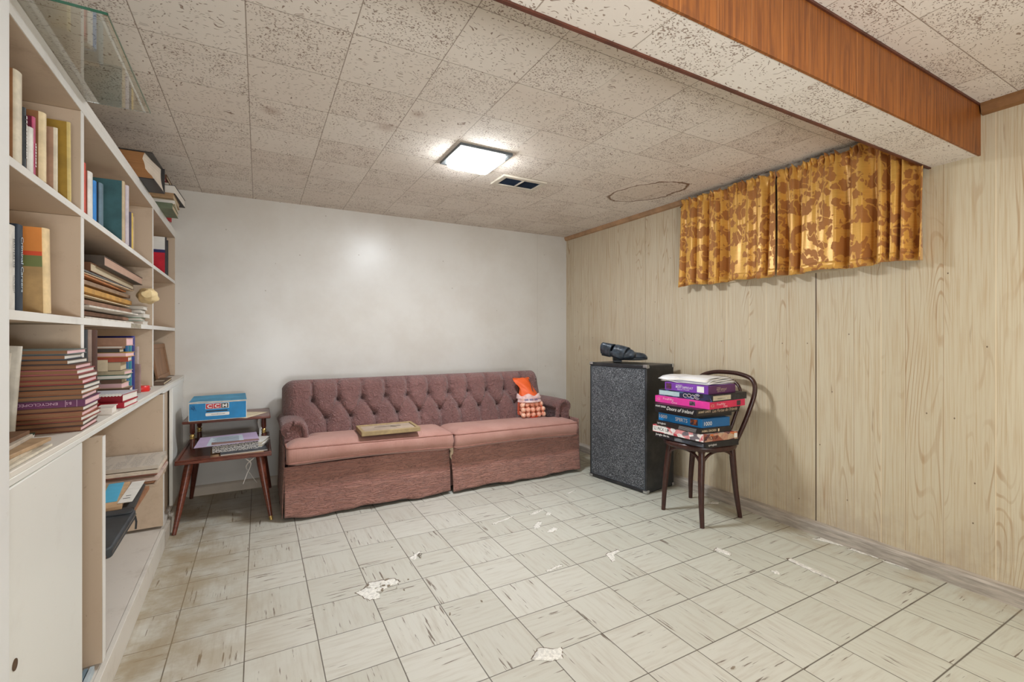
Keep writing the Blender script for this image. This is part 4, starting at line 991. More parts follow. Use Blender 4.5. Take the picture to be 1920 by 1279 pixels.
# ------------------------------------------------------------------ pair of black shoes on the cabinet
t = NT('black_shoe_leather'); n = t.noise(t.obj(), 34.0, 4.0, 0.6); t.bump(n, 0.5, 0.004); M_LEATH = t.out(t.mix(t.ss(n, .3, .7), S(34, 40, 48), S(70, 82, 94)), 0.30, spec=0.6)
M_SOLE = plain('black_rubber_sole', S(50, 56, 62), 0.45, 0.15, 40)
def shoe(label, loc, rot, strap):
    root = thing('shoe', label, 'shoe', loc, rot=rot, group='pair of black slip-on shoes')
    N = 22; Ls = 0.262
    def half(u):                      # half width of the sole along the length, heel u=0, toe u=1
        return 0.030 * (1 - (1 - min(1, u / .12)) ** 2) ** .5 + 0.016 * math.sin(max(0, u - .15) / .85 * PI) ** 1.2 if u < .85 else (0.030 + 0.016 * math.sin((u - .15) / .85 * PI) ** 1.2) * math.sqrt(max(0.02, 1 - ((u - .85) / .155) ** 2))
    out = [(u * Ls, half(u)) for u in np.linspace(0.004, 0.998, N)]
    poly = [(x, w) for x, w in out] + [(x, -w * 0.92) for x, w in reversed(out)]
    rings = [[(cx_, cy_ * s_, z + 0.010 * max(0, cx_ / Ls - .72) * 2) for cx_, cy_ in poly] for s_, z in ((0.93, 0), (1.0, 0.004), (1.03, 0.012), (1.0, 0.020))]
    g = G(); g.loft(rings); g.obj('sole', M_SOLE, root, smooth=50)
    g = G(); g.prism([(x, y) for x, y in [(0.004, .024), (.066, .029), (.066, -.028), (.004, -.024)]], -0.016, 0.0005); g.obj('heel', M_SOLE, root, bevel=0.003)
    # upper: ribs from toe back to the heel, open at the ankle
    rings = []
    for u in np.linspace(0.0, 1.0, 24):
        x = u * (Ls - .006) + .003; w = half(min(.985, max(.02, u))) * 0.97
        top = 0.078 - 0.010 * math.cos(u * 7) if u < .25 else 0.078 - 0.030 * ((u - .25) / .75) ** .9
        if u > .86: top = .018 + (top - .018) * math.sqrt(max(.05, 1 - ((u - .86) / .142) ** 2))
        opening = 0.0 if u > .52 else min(1, (0.52 - u) / .10)
        row = []
        for k in range(21):
            a = -PI * .5 + PI * k / 20
            q = math.sin(a); cz = math.cos(a)
            yy = w * (abs(q) ** .8) * (1 if q > 0 else -1); zz = 0.018 + (top - .018) * cz ** .7
            if opening > 0 and abs(q) < .62:
                zz = 0.018 + (top - .018) * (1 - opening) * cz ** .7 + 0.004 * opening
                yy = w * q
            wr = 0.0022 * math.sin(u * 60 + q * 3) * (0.45 < u < .8)
            row.append((x, yy, zz + wr))
        rings.append(row)
    g = G(); g.loft(rings, closed=False, caps=False); g.obj('upper', M_LEATH, root, smooth=70, solid=0.003)
    for (u0, u1, hgt) in strap:
        P = []
        for i in range(9):
            f = i / 8; row = []
            for k in range(17):
                a = -PI * .5 + PI * k / 16; u = u0 + (u1 - u0) * f + 0.10 * math.sin(a) * .5
                w = half(min(.95, max(.05, u))) * 1.06
                row.append((u * Ls, w * math.sin(a), 0.012 + hgt * math.cos(a) ** .75 - 0.010 * f))
            P.append(row)
        g = G(); g.grid(P); g.obj('strap', M_LEATH, root, smooth=70, solid=0.004)
    return root
zt = AH + .0014
shoe('black slip-on shoe lying flat with its rounded toe nearest the chair', (2.375, 2.735, zt + .0165), (0, 0, -.56), [(.38, .60, .070)])
shoe('black slip-on shoe tipped up with wide straps on the speaker cabinet', (2.276, 2.742, zt + .082), (.80, .14, -1.02), [(.06, .36, .088), (.42, .76, .074)])

# ------------------------------------------------------------------ bentwood chair
M_CH = plain('dark_walnut_bentwood', S(64, 36, 30), 0.30, 0.22, 14, stretch=(8, 8, 2), spec=0.5)
ch = thing('bentwood_chair', 'dark brown bentwood chair stacked with puzzle boxes against the paneled wall', 'chair', (2.372, 1.938, 0))
cx0, cy0 = 2.372, 1.938
def K(x, y, z): return Vector((x - cx0, y - cy0, z))
g = G(); g.lathe([(0.150, 0.424), (0.196, 0.420), (0.207, 0.426), (0.210, 0.438), (0.207, 0.452), (0.198, 0.458), (0.180, 0.456), (0.02, 0.4535), (0.0005, 0.4535)], 48); 
g.obj('seat', M_CH, ch, smooth=50)
feet = [K(2.222, 2.085, 0), K(2.200, 1.778, 0), K(2.545, 2.150, 0), K(2.530, 1.775, 0)]
tops = [K(2.247, 2.058, 0.425), K(2.236, 1.812, 0.425), K(2.500, 2.082, 0.425), K(2.496, 1.805, 0.425)]
for i in (0, 1):
    a, b = feet[i], tops[i]; d = b - a; bow = Vector((0.006, 0, 0))
    g = G(); g.tube([a, a + d * .3 - bow, a + d * .6 - bow, a + d * .85, b], [0.0125, 0.0150, 0.0180, 0.0185, 0.017], 14); g.obj('front_leg', M_CH, ch, smooth=50)
    g = G(); g.tube([b + Vector((0, 0, -.012)), b + Vector((0, 0, .018))], 0.021, 14); g.obj('leg_socket', M_CH, ch, smooth=40)
for i in (2, 3):
    a, b = feet[i], tops[i]; d = b - a
    g = G(); g.tube(spline([a, a + d * .35 + Vector((-.010, 0, 0)), a + d * .75 + Vector((-.006, 0, 0)), b], 6), [0.0125 + 0.0055 * min(1, k / 12) for k in range(19)], 14); g.obj('rear_leg', M_CH, ch, smooth=50)
def legpt(i, z): f = z / .425; return feet[i] + (tops[i] - feet[i]) * f
for i, j in ((0, 1), (1, 3), (0, 2), (2, 3)):
    pa, pb = legpt(i, .315), legpt(j, .315); mid = (pa + pb) / 2; inn = Vector((0, 0, 0)); dirm = (mid - Vector((0, 0, .315))); 
    pts = []
    for k in range(15):
        f = k / 14; a = PI * f; p = pa + (pb - pa) * (0.5 - 0.5 * math.cos(a) * (1 - .04)); p.z = .315 + .097 * math.sin(a) ** .72 if 0 < f < 1 else .315
        pts.append(p)
    g = G(); g.tube(pts, 0.0085, 10); g.obj('arched_brace', M_CH, ch, smooth=50)
hoop = spline([tops[3] + Vector((0.006, -.002, -.01)), K(2.530, 1.768, .52), K(2.562, 1.738, .64), K(2.592, 1.722, .755), K(2.606, 1.748, .822), K(2.614, 1.830, .850), K(2.617, 1.935, .856), K(2.616, 2.035, .848), K(2.606, 2.118, .815), K(2.592, 2.148, .745), K(2.560, 2.125, .62), K(2.526, 2.098, .50), tops[2] + Vector((0.006, .002, -.01))], 7)
g = G(); g.tube(hoop, 0.0135, 12); g.obj('back_hoop', M_CH, ch, smooth=60)
inner = spline([K(2.512, 1.850, .452), K(2.548, 1.828, .58), K(2.578, 1.808, .70), K(2.592, 1.826, .775), K(2.601, 1.888, .812), K(2.604, 1.945, .820), K(2.602, 2.005, .812), K(2.593, 2.052, .775), K(2.578, 2.068, .69), K(2.548, 2.052, .58), K(2.514, 2.032, .452)], 7)
g = G(); g.tube(inner, 0.0095, 12); g.obj('inner_hoop', M_CH, ch, smooth=60)

# ------------------------------------------------------------------ puzzle boxes stacked on the chair
def uvec(a): return Vector((math.cos(a), math.sin(a), 0))
LEFT = None
def puzzle(label, near, z, h, lf, rt, cols, la=1.60, ra=-0.10, tilt=(0, 0), group='puzzle boxes on the chair'):
    """near: corner facing the camera; lf along the wall side (away), rt towards the wall"""
    root = thing('puzzle_box', label, 'puzzle box', (near[0], near[1], z), rot=(tilt[0], tilt[1], 0), group=group)
    A = uvec(la) * lf; B = uvec(ra) * rt; Z = Vector((0, 0, h)); O = Vector((0, 0, 0))
    body, left, right, top = cols
    g = G(); g.hexa([O, B, A + B, A, O + Z, B + Z, A + B + Z, A + Z]); g.obj('carton', body, root, bevel=0.0012)
    na = uvec(la + PI / 2) * .0010; nb_ = uvec(ra - PI / 2) * .0010; m = .0012
    g = G(); g.hexa([na + uvec(la) * m, A + na - uvec(la) * m, A - uvec(la) * m, uvec(la) * m, Vector((0, 0, h)) + na + uvec(la) * m, A + na + Z - uvec(la) * m, A + Z - uvec(la) * m, Z + uvec(la) * m]); sl = g.obj('long_side', left, root)
    g = G(); g.hexa([nb_ + uvec(ra) * m, B + nb_ - uvec(ra) * m, B - uvec(ra) * m, uvec(ra) * m, nb_ + Z + uvec(ra) * m, B + nb_ + Z - uvec(ra) * m, B + Z - uvec(ra) * m, Z + uvec(ra) * m]); sr = g.obj('short_side', right, root)
    g = G(); zz = Vector((0, 0, .0006)); g.hexa([Z, B + Z, A + B + Z, A + Z, Z + zz, B + Z + zz, A + B + Z + zz, A + Z + zz]); g.obj('lid_top', top, root)
    # printing helpers: s = distance from the far end (long side) or from the near corner (short side)
    def onleft(body, s, b, w, hh, mat, **k):
        o = A + na * 1.4 - uvec(la) * s; return text(body, o + Vector((0, 0, b)), -uvec(la), (0, 0, 1), w, hh, mat, sl, **k)
    def onright(body, s, b, w, hh, mat, **k):
        o = nb_ * 1.4 + uvec(ra) * s; return text(body, o + Vector((0, 0, b)), uvec(ra), (0, 0, 1), w, hh, mat, sr, **k)
    def lpatch(s, b, w, hh, mat, name='printed_panel'):
        o = A + na * 1.1 - uvec(la) * s + Vector((0, 0, b)); e = -uvec(la) * w; u = Vector((0, 0, hh)); n = na * .3
        g = G(); g.hexa([o, o + e, o + e + n, o + n, o + u, o + e + u, o + e + n + u, o + n + u]); return g.obj(name, mat, sl)
    def rpatch(s, b, w, hh, mat, name='printed_panel'):
        o = nb_ * 1.1 + uvec(ra) * s + Vector((0, 0, b)); e = uvec(ra) * w; u = Vector((0, 0, hh)); n = nb_ * .3
        g = G(); g.hexa([o, o + e, o + e + n, o + n, o + u, o + e + u, o + e + n + u, o + n + u]); return g.obj(name, mat, sr)
    return root, onleft, onright, lpatch, rpatch
def collage(name, cs, scale=24.0, rough=0.45):
    t = NT(name); nd = t.new('ShaderNodeTexVoronoi', feature='F1', voronoi_dimensions='3D'); t.put(nd.inputs['Vector'], t.mapping(t.obj(), (1, 1, 1.3))); t.put(nd.inputs['Scale'], scale)
    v = t.xyz(nd.outputs['Color'])[0]; c = cs[0]
    for k, cc in enumerate(cs[1:]): c = t.mix(t.math('GREATER_THAN', v, (k + 1) / len(cs)), c, cc)
    n = t.noise(t.obj(), 60.0, 3.0); c = t.mix(t.ss(n, .3, .7, 0, .25), c, S(60, 50, 50)); return t.out(c, rough)
M_PBLK = plain('black_puzzle_card', S(30, 30, 34), 0.35, 0.15, 20); M_PBLK2 = plain('soft_black_card', S(38, 32, 32), 0.4, 0.15, 20)
M_PBLU = plain('blue_puzzle_card', S(22, 128, 198), 0.35, 0.08); M_PBLU2 = plain('deep_blue_puzzle_card', S(26, 96, 150), 0.4, 0.08)
M_PPNK = plain('pink_puzzle_card', S(232, 66, 160), 0.35, 0.08); M_PPNK2 = plain('rose_puzzle_card', S(214, 44, 86), 0.4, 0.08)
M_PPUR = plain('purple_puzzle_card', S(126, 66, 168), 0.35, 0.1); M_PPUR2 = plain('plum_puzzle_card', S(92, 40, 92), 0.4, 0.1)
M_CREAMP = plain('cream_print', S(222, 202, 170), 0.5, 0.05); M_PINKP = plain('pale_pink_print', S(246, 206, 214), 0.5, 0.05)
M_CARDS = collage('playing_card_collage', [S(236, 224, 218), S(226, 150, 150), S(240, 236, 232), S(200, 70, 80), S(238, 230, 226), S(120, 110, 116)], 34)
M_CARDS2 = collage('warm_card_collage', [S(200, 150, 126), S(160, 90, 70), S(206, 170, 140), S(110, 70, 76), S(214, 120, 70)], 26)
M_SWIRL = collage('blue_black_swirl', [S(34, 46, 74), S(30, 32, 40), S(70, 96, 132), S(40, 52, 84)], 40); M_SWIRL2 = collage('dark_star_print', [S(36, 34, 38), S(48, 46, 52), S(30, 30, 34)], 60)
M_BAR = M_WPRINT
def swirls(root, lp):
    """white curls and rings printed on the long side"""
    A = uvec(1.62) * .372; na = uvec(1.62 + PI / 2) * .0016
    g = G()
    for s_, b_, r_ in ((.195, .018, .010), (.222, .021, .009), (.246, .016, .010), (.276, .019, .014), (.276, .019, .007)):
        c = A + na - uvec(1.62) * s_ + Vector((0, 0, b_)); g.tube([c - uvec(1.62) * (r_ * math.cos(a) * 1.25) + Vector((0, 0, r_ * math.sin(a))) for a in np.linspace(.4, 5.6, 22)], .0012, 6)
    return g.obj('printed_swirls', M_WPRINT, root, smooth=60)
zc = 0.4605
_, tl, tr, lp, rp = puzzle('black puzzle box with a grey bird picture strip at the very bottom of the stack', (2.176, 1.737), zc, .033, .362, .252, (M_PBLK, M_PBLK, M_PBLK, M_PBLK))
tl('Jungle Birds', .006, .010, .105, .016, M_WPRINT, bold=.01); lp(.15, .004, .20, .018, collage('grey_bird_strip', [S(60, 66, 76), S(80, 88, 98), S(120, 124, 128), S(50, 54, 60)], 30)); tr('springbok', .020, .008, .062, .015, M_WPRINT); zc += .0345
_, tl, tr, lp, rp = puzzle('puzzle box printed with playing cards, second from the bottom of the stack', (2.166, 1.743), zc, .042, .366, .262, (M_CARD, M_CARDS, M_CARDS2, M_CARDS))
lp(.004, .004, .115, .033, M_WPRINT); tl('52 PICK UP', .010, .012, .118, .020, M_BLACK, bold=.005); tr('52 PICK UP', .006, .010, .100, .020, M_BLACK, bold=.005); rp(.232, .008, .024, .026, M_WPRINT, 'barcode'); zc += .0435
_, tl, tr, lp, rp = puzzle('thin black puzzle box with tan lettering just below the blue one', (2.162, 1.757), zc, .030, .318, .232, (M_PBLK2, M_PBLK2, M_PBLK2, M_PBLK2))
tl('springbok', .008, .008, .066, .015, M_WPRINT); tr('ANIMAL CRACKERS', .006, .009, .108, .012, M_CREAMP, bold=.01); rp(.128, .006, .010, .016, M_CREAMP)
for k in range(4): lp(.165 + .002 * k, .004 + k * .0055, .12, .0018, plain('small_grey_print', S(160, 160, 160), .5, .05), 'small_print')
zc += .0315
_, tl, tr, lp, rp = puzzle('blue thousand piece puzzle box in the middle of the stack', (2.176, 1.760), zc, .050, .312, .210, (M_PBLU, M_PBLU, M_PBLU2, M_PBLU2))
tl('1000', .008, .016, .060, .020, M_WPRINT, bold=.01); tl('SP8RTS', .130, .014, .085, .022, M_WPRINT, bold=.005); tr('1000', .014, .012, .058, .022, M_WPRINT)
lp(.235, .008, .050, .034, collage('orange_toy_print', [S(196, 100, 50), S(120, 60, 40), S(60, 50, 70)], 60)); zc += .0515
_, tl, tr, lp, rp = puzzle('black tray of an opened puzzle box below the script lettered lid', (2.150, 1.790), zc, .020, .285, .285, (M_PBLK, M_PBLK, M_PBLK, M_PBLK))
zc += .0215
_, tl, tr, lp, rp = puzzle('black puzzle box lid with white script lettering below the pink box', (2.118, 1.748), zc, .036, .300, .375, (M_PBLK, M_PBLK, M_PBLK2, M_PBLK), ra=.02)
tl('AVANT GARDE', .008, .018, .078, .011, M_WPRINT, bold=.01); tl('Doors of Ireland', .092, .008, .190, .020, M_WPRINT, shear=.4); tr('AVANT GARDE', .012, .014, .104, .012, M_CREAMP, bold=.01); tr('Les Portes de l’Irlande', .130, .010, .225, .018, M_CREAMP, shear=.4); zc += .0375
_, tl, tr, lp, rp = puzzle('bright pink puzzle box sitting crosswise in the upper stack', (2.178, 1.712), zc, .038, .380, .325, (M_PPNK, M_PPNK, M_PPNK2, M_PPNK), la=1.62, ra=.04)
tl('C2', .020, .012, .020, .014, M_CREAMP); tl('FiveFifty', .062, .016, .078, .016, M_PINKP); tl('One', .125, .004, .040, .012, M_PINKP); lp(.250, .008, .038, .024, collage('small_dark_picture', [S(60, 52, 66), S(90, 70, 84), S(120, 100, 110)], 90)); tr('C2', .010, .012, .028, .014, M_CREAMP); tr('FiveFifty', .062, .014, .075, .016, M_PINKP); tr('One', .120, .004, .036, .012, M_PINKP); rp(.245, .006, .036, .027, plain('dark_label_picture', S(70, 56, 60), .5, .1)); zc += .0395
_, tl, tr, lp, rp = puzzle('blue and black swirl patterned puzzle box below the purple one', (2.200, 1.712), zc, .038, .372, .318, (M_PBLK, M_SWIRL, M_SWIRL2, M_PBLK), la=1.62, ra=.04)
lp(.004, .006, .150, .026, plain('pale_teal_panel', S(176, 206, 204), .5, .08)); swirls(_, lp); rp(.006, .006, .160, .026, plain('beige_title_panel', S(196, 184, 160), .5, .06)); rp(.045, .012, .085, .007, plain('pale_grey_title', S(222, 216, 200), .5, .1), 'title_strip'); zc += .0395
_, tl, tr, lp, rp = puzzle('purple puzzle box on top of the stack under the white papers', (2.200, 1.738), zc, .046, .300, .248, (M_PPUR, M_PPUR, M_PPUR2, M_PPUR), la=1.62, ra=.04)
tl('WORLD’S', .082, .031, .045, .007, M_WPRINT); tl('MOST DIFFICULT', .082, .018, .120, .012, M_WPRINT, bold=.01); tl('Jigsaw Puzzle', .092, .007, .085, .008, M_WPRINT); lp(.010, .006, .040, .034, collage('brown_puzzle_picture', [S(70, 40, 60), S(110, 60, 60), S(90, 50, 90)], 80)); lp(.228, .006, .046, .034, M_WPRINT, 'barcode'); tr('WORLD’S', .072, .030, .036, .006, M_CREAMP); tr('MOST DIFFICULT', .072, .017, .092, .011, M_CREAMP); tr('Jigsaw Puzzle', .078, .008, .070, .007, M_CREAMP)
g = G(); 
zc += .0475
# stack of white papers in a plastic sleeve on top
wp = thing('paper_stack', 'crumpled stack of white papers in a plastic sleeve topping the puzzle boxes', 'papers', (2.215, 1.760, zc), rot=(0, 0, 0.06))
M_WP = plain('glossy_white_sleeve', S(238, 238, 240), 0.25, 0.05, 10, bump=0.3, bscale=14)
prn = random.Random(3)
for k in range(6):
    P = []; w0, l0 = 0.255 - .004 * k, 0.330 - .006 * prn.random()
    ox, oy = prn.uniform(-.012, .012), prn.uniform(-.02, .02); z0 = k * .0065
    for i in range(13):
        row = []
        for j in range(17):
            u, v = i / 12, j / 16
            edge = (1 - math.exp(-((u) / .10) ** 2)) 
            z = z0 * (0.35 + .65 * edge) * (1 - .25 * v * (k / 6)) + .004 * math.sin(v * 9 + k) * (v > .6) + .0022 * math.sin(u * 8 + k * 2) + .006 * k / 6 * math.sin(v * PI)
            row.append((ox + u * w0, oy + v * l0, z + .003))
        P.append(row)
    g = G(); g.grid(P); g.obj('sheet', M_WP if k in (1, 3, 5) else M_PAPER, wp, smooth=70, solid=0.0022)
# ------------------------------------------------------------------ books and papers in the bookcase
def BW(lx, ly, z): return BL @ Vector((lx, ly, z))
_cc = {}
def cloth(rgb, rough=0.6):
    k = rgb
    if k not in _cc: _cc[k] = plain('cover_%d_%d_%d' % rgb, S(*rgb), rough, 0.14, 14)
    return _cc[k]
M_PG = pages('old_page_edges', S(214, 196, 164)); M_PGW = pages('white_page_edges', S(236, 230, 220), 0.86); M_PGB = pages('shaded_old_page_edges', S(150, 108, 76), 0.72); M_PGP = pages('pink_page_edges', S(240, 198, 200), 0.86)
def book(label, u, t, h, d, cover, page=None, front=-0.004, z=1.4525, lean=0.0, spine=None, name='book', group=None, rounded=0.004, turn=0.0):
    """upright book: u = distance of its near face from the back wall; spine faces the room"""
    root = thing(name, label, 'book', BW(front, -u, z), TH + turn, group)
    if lean: root.rotation_euler = Euler((-lean, 0, TH + turn), 'XYZ')
    c = 0.0022; sm = spine or cover
    # cover: two boards and a rounded spine
    g = G(); g.box(-d, -0.003, 0, c, 0, h); g.box(-d, -0.003, t - c, t, 0, h); g.obj('cover', cover, root)
    pr = [(-0.004, 0.0)] + [(-0.004 + (rounded + .004) * math.sin(a), t / 2 - t / 2 * math.cos(a)) for a in np.linspace(0.25, PI - .25, 7)] + [(-0.004, t)]
    g = G(); g.prism(pr, 0, h); g.obj('spine', sm, root, smooth=50)
    g = G(); g.box(-d + .004, -0.0045, c, t - c, 0.002, h - .004); g.obj('pages', page or M_PG, root)
    return root
def spine_text(root, body, t, h, z0, w, hh, mat, rounded=0.004, down=True):
    x = .0012
    y = t / 2 + (hh / 2 if down else -hh / 2) * -1
    if down: return text(body, (x, t / 2 - hh / 2, z0 + w), (0, 0, -1), (0, 1, 0), w, hh, mat, root)
    return text(body, (x, t / 2 + hh / 2, z0), (0, 0, 1), (0, -1, 0), w, hh, mat, root)
CREAM_ = cloth((226, 214, 190)); WHITEC = cloth((230, 226, 218)); TANC = cloth((178, 136, 98)); 
# --- upper left bay (nearest), standing on the top-but-one shelf
za = 1.4525
b = book('tall tan book with a wide cream spine at the partition end of the upper shelf', 2.449, .036, .195, .15, cloth((168, 118, 76)), spine=CREAM_, z=za)
b = book('thin charcoal book with pale lettering beside the tall cream spined one', 2.408, .010, .132, .12, cloth((58, 62, 66)), z=za, front=-.001, rounded=.0005); bars((.0012, .0025, .115), (0, 0, -1), (0, 1, 0), .095, .005, M_WPRINT, b, 14, 2)
b = book('short grey brown paperback with a white spine on the upper shelf', 2.378, .022, .102, .12, cloth((150, 122, 102)), spine=WHITEC, z=za)
b = book('maroon book with a pink spine behind the short white spined paperback', 2.354, .017, .134, .14, cloth((112, 22, 52)), spine=cloth((190, 74, 110)), z=za, front=-.003, rounded=.0005); bars((.0012, .0055, .075), (0, 0, -1), (0, 1, 0), .055, .006, M_WPRINT, b, 9, 3)
b = book('brown book with a rounded cream spine in the middle of the upper left bay', 2.312, .026, .163, .17, cloth((146, 100, 62)), spine=cloth((228, 206, 164)), z=za, rounded=.007)
b = book('tan book with a small green tag on its cover in the upper left bay', 2.215, .009, .163, .135, cloth((182, 142, 114)), spine=CREAM_, z=za)
g = G(); g.box(-.128, -.090, -.0009, 0, .128, .146); g.obj('green_tag', plain('green_tag', S(64, 136, 74), .5, .05), b)
b = book('thin lilac grey booklet with a yellow top strip in front of the olive folder', 2.168, .006, .152, .10, cloth((196, 180, 168)), z=za, front=-.018)
g = G(); g.box(-.100, -.001, -.0009, 0, .134, .152); g.obj('yellow_strip', plain('yellow_strip', S(206, 168, 40), .6, .05), b)
b = book('tall olive yellow folder leaning in the upper left bay', 2.118, .010, .214, .215, cloth((168, 132, 44)), spine=cloth((214, 190, 120)), z=za, front=-.002, lean=-.03)
# --- upper middle bay
b = book('bright red orange book against the divider of the upper middle bay', 1.990, .027, .150, .15, cloth((214, 78, 56)), z=za)
b = book('brick brown book with a white spine beside the bright red orange one', 1.928, .040, .142, .15, cloth((166, 92, 72)), spine=WHITEC, z=za)
b = book('bright blue book with a ribbed spine on the upper shelf', 1.880, .032, .128, .14, cloth((24, 128, 206)), z=za)
b = book('dark navy book with a slate spine between the blue one and the teal binder', 1.805, .040, .142, .15, cloth((34, 56, 72)), spine=cloth((96, 122, 136)), z=za)
b = book('tall teal binder with dark cover lettering on the upper shelf', 1.500, .022, .236, .255, cloth((62, 108, 116)), spine=cloth((196, 176, 142)), z=za, front=0.0)
text('ELEMENTARY', (-.205, -.0006, .165), (1, 0, 0), (0, 0, 1), .065, .009, M_BLACK, b); text('STATISTICS', (-.205, -.0006, .148), (1, 0, 0), (0, 0, 1), .075, .011, M_BLACK, b)
g = G(); g.box(-.20, -.12, -.0009, 0, .138, .1392); g.obj('rule', M_BLACK, b)
b = book('tan spiral notebook pressed against the tall teal binder', 1.468, .018, .238, .20, cloth((190, 150, 124)), z=za)
b = book('pale lilac grey binder with a rounded top edge on the upper shelf', 1.430, .030, .240, .18, cloth((200, 190, 196)), z=za, rounded=.008)
b = book('slim dark purple paperback before the yellow spined one', 1.352, .016, .150, .12, cloth((74, 62, 78)), z=za)
b = book('slim white and yellow spined paperback next to the dark purple one', 1.326, .017, .152, .12, cloth((228, 220, 206)), spine=cloth((224, 190, 84)), z=za)
b = book('slim tan pamphlet at the end of the upper middle bay row', 1.300, .010, .142, .12, cloth((196, 168, 132)), z=za)
# --- upper right bay
b = book('tall beige board leaning at the left of the upper right bay', .805, .010, .225, .10, cloth((196, 178, 160)), z=za, front=-.03, name='board')
b['category'] = 'board'
b = book('white navy and red paperback standing in the upper right bay', .372, .030, .226, .15, cloth((200, 18, 44)), z=za, spine=cloth((44, 40, 44)), front=-.006, page=M_PGW)
g = G(); g.box(-.149, -.003, -.0010, 0.0, .150, .226); g.obj('white_top', M_WPRINT, b); g = G(); g.box(-.149, -.003, -.0010, 0, .132, .150); g.obj('navy_band', plain('navy_print', S(40, 36, 96), .5, .05), b)
g = G(); g.box(-.14, -.06, -.0016, -.001, .178, .183); g.obj('title_line', M_BLACK, b)
b = book('dark magazine standing behind the red paperback in the upper right bay', .318, .020, .218, .16, cloth((44, 40, 42)), z=za, front=-.004)
# --- middle left bay
zm = 1.1405
b = book('brown book half hidden by the partition in the middle left bay', 2.512, .026, .172, .14, cloth((150, 108, 74)), z=zm)
b = book('white paperback with sparse spine lettering in the middle left bay', 2.474, .033, .176, .13, WHITEC, page=M_PGW, z=zm, rounded=.0005); spine_text(b, 'MASTERS OF', .033, .176, .088, .060, .008, M_BLACK); spine_text(b, 'THOUGHT', .033, .176, .035, .038, .006, M_BLACK)
b = book('navy book with white slanted spine lettering in the middle left bay', 2.438, .030, .184, .14, cloth((32, 46, 62)), z=zm, front=-.002, rounded=.0005); spine_text(b, 'Criminal Careers', .030, .184, .040, .118, .012, plain('pale_blue_print', S(196, 214, 226), .5, .05))
b = book('orange topped tan paperback leaning beside the navy book', 2.296, .040, .203, .165, cloth((186, 150, 98)), spine=cloth((236, 206, 156)), z=zm, front=0.0, lean=-.05)
g = G(); g.box(-.163, -.003, -.0010, 0, .140, .2025); g.obj('orange_top', plain('orange_print', S(226, 140, 62), .5, .06), b); g = G(); g.box(-.163, -.003, -.0014, -.001, .136, .146); g.obj('red_band', plain('orange_red_print', S(222, 82, 44), .5, .06), b); g = G(); g.box(-.163, -.003, -.0010, 0, .110, .136); g.obj('green_band', plain('olive_green_print', S(116, 124, 70), .5, .08), b)
g = G()
for k in range(14):
    if k in (4, 9): continue
    g.box(-.155, -.06 - .012 * (k % 3), -.0014, -.0010, .096 - k * .0062, .0985 - k * .0062)
g.obj('blurb_lines', plain('brown_small_print', S(110, 84, 58), .5, .05), b)
# --- stacks lying flat: builder for one book lying down
def flat(label, lx, ly, z, t, w, d, cover, page=None, turn=0.0, cat='book', name='book', group=None, edge='fore', cover_t=0.002, tilt=(0, 0)):
    """w: extent into the shelf (x), d: extent along the shelf (y). front right near corner at (lx, ly)"""
    root = thing(name, label, cat, BW(lx, ly, z), group=group, rot=(tilt[0], tilt[1], TH + turn))
    ct = min(cover_t, t * .2)
    if edge == 'spine_near':       # spine faces the camera side
        g = G(); g.box(-w, 0, 0.002, d, 0, ct); g.box(-w, 0, 0.002, d, t - ct, t); g.box(-w, 0, -0.001, 0.003, 0, t); g.obj('cover', cover, root)
        g = G(); g.box(-w + .003, -.003, .003, d - .003, ct, t - ct); g.obj('pages', page or M_PG, root)
    else:
        g = G(); g.box(-w, 0, 0, d, 0, ct); g.box(-w, 0, 0, d, t - ct, t); g.box(-w - .001, -w + .003, 0, d, 0, t); g.obj('cover', cover, root)
        g = G(); g.box(-w + .003, -.0025, .003, d - .003, ct, t - ct); g.obj('pages', page or M_PG, root)
    return root
